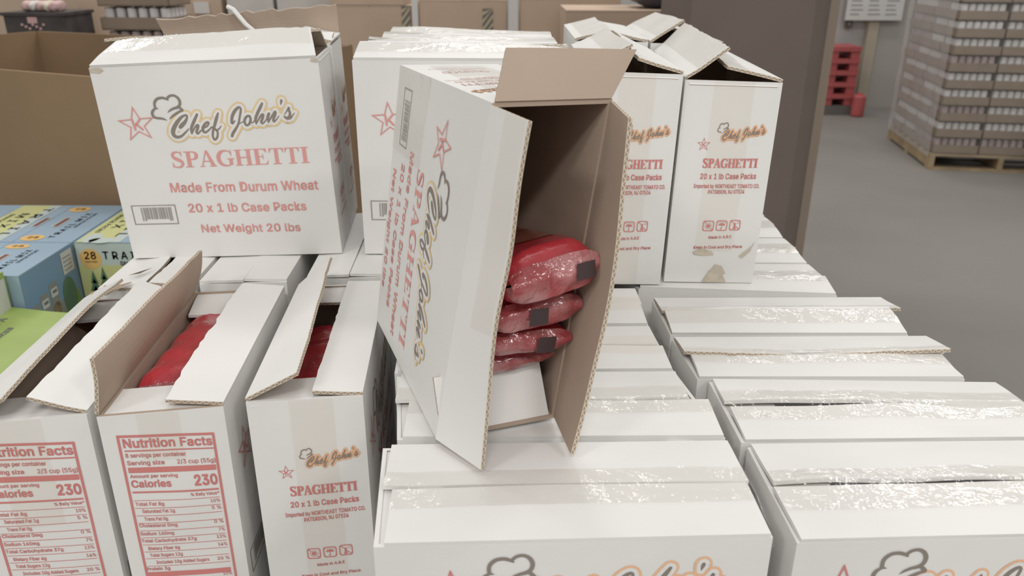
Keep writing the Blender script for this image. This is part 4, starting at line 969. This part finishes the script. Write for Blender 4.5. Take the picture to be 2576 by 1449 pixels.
# ------------------------------------------------------------------ back wall fittings at right
yw = 8.965
DOORM = mat('door_grey', (.40, .375, .35), .6, .2); BEAM = mat('beam_cream', (.42, .37, .295), .6, .2); TRIMD = mat('trim_dark', (.14, .13, .12), .6, .2); SIGNW = mat('board_white', (.60, .59, .57), .5, .3)
def wbox(a, b_, ta, tb, dep, mt, y=yw):
    xa, xb, za, zb_ = xat(a, y, 200), xat(b_, y, 200), zat(ta, y), zat(tb, y); m = MB(); m.box(((xa + xb) / 2, y - dep / 2, (za + zb_) / 2), (abs(xb - xa), dep, abs(za - zb_)), mt); return m, (xa + xb) / 2
xa, xb = xat(2182, yw, 200), xat(2262, yw, 200)
d = thing('door_1', ((xa + xb) / 2, yw, 0), 'plain grey door in the back wall beside the can stack', 'door'); d['kind'] = 'structure'
m = MB(); m.box(((xa + xb) / 2, yw - .02, 1.05), (xb - xa, .04, 2.1), DOORM); m.build('door_leaf', d)
m = MB(); m.box((xb + .02, yw - .03, 1.07), (.04, .06, 2.14), TRIMD); m.box(((xa + xb) / 2, yw - .03, 2.12), (xb - xa + .08, .06, .04), TRIMD); m.build('door_frame', d)
m = MB(); m.box((xa - .06, yw - .04, 1.3), (.11, .08, 2.6), BEAM); o_ = m.build('trim_1', origin=(xa - .06, yw - .04, 0)); o_['kind'] = 'structure'
xs0, xs1 = xat(2126, yw - .12, 50), xat(2268, yw - .12, 50); z0 = zat(48, yw - .12)
r = thing('notice_board', ((xs0 + xs1) / 2, yw - .12, z0), 'white notice board with rows of small print on the back wall', 'sign')
m = MB(); m.box(((xs0 + xs1) / 2, yw - .11, z0 + .25), (xs1 - xs0, .02, .50), SIGNW); m.build('board', r)
m = MB()
for c_ in range(3):
    for k in range(9):
        w_ = (xs1 - xs0) * (.16 + .06 * ((k * 7 + c_ * 3) % 4) / 3); xx = xs0 + (xs1 - xs0) * (.07 + .31 * c_); m.box((xx + w_ / 2, yw - .121, z0 + .06 + .045 * k), (w_, .002, .012), POUCH)
m.build('small_print', r)
m, xx = wbox(2103, 2118, 46, 66, .04, TRIMD); m.box((xx, yw - .05, zat(56, yw)), (.02, .02, .03), POUCH); tag(m.build('wall_switch', origin=(xx, yw, zat(56, yw))), 'small dark switch box on the back wall left of the notice board', 'switch')
REDP = mat('red_plastic', (.46, .11, .11), .45, .35, var=.15, vscale=5)
x0r, x1r = xat(2010, 8.6, 200), xat(2138, 8.6, 200)
for k in range(5):
    r = thing('plastic_pallet', ((x0r + x1r) / 2, 8.55, .10 + .118 * k), 'red plastic pallet by the back wall, %s of the pile' % ('lowest', 'second from the bottom', 'middle one', 'second from the top', 'topmost')[k], 'pallet', 'red plastic pallets')
    z = .10 + .118 * k; m = MB(); m.box(((x0r + x1r) / 2, 8.6, z + .094), (x1r - x0r, .36, .046), REDP); m.build('deck', r)
    for a in (0, .5, 1):
        m = MB(); m.box((x0r + .05 + (x1r - x0r - .1) * a, 8.6, z + .036), (.09, .34, .070), REDP); m.build('foot', r)
m = MB(); m.box(((x0r + x1r) / 2, 8.6, .05), (x1r - x0r - .02, .34, .096), TRIMD); tag(m.build('pallet_base', origin=((x0r + x1r) / 2, 8.6, 0)), 'dark base under the pile of red plastic pallets', 'base')
xc_ = (xat(2138, 8.38, 280) + xat(2166, 8.38, 280)) / 2 + .01
m = MB(); m.lathe((xc_, 8.36, 0), [(0, .002), (.058, .002), (.066, .02), (.066, .20), (.060, .215), (.03, .225), (.03, .24), (0, .24)], REDP, 20); tag(m.build('jerry_can', smooth=False, origin=(xc_, 8.36, 0)), 'small red can on the floor beside the red plastic pallets', 'can')
for o in list(bpy.data.objects):
    if '_o' in o: del o['_o']
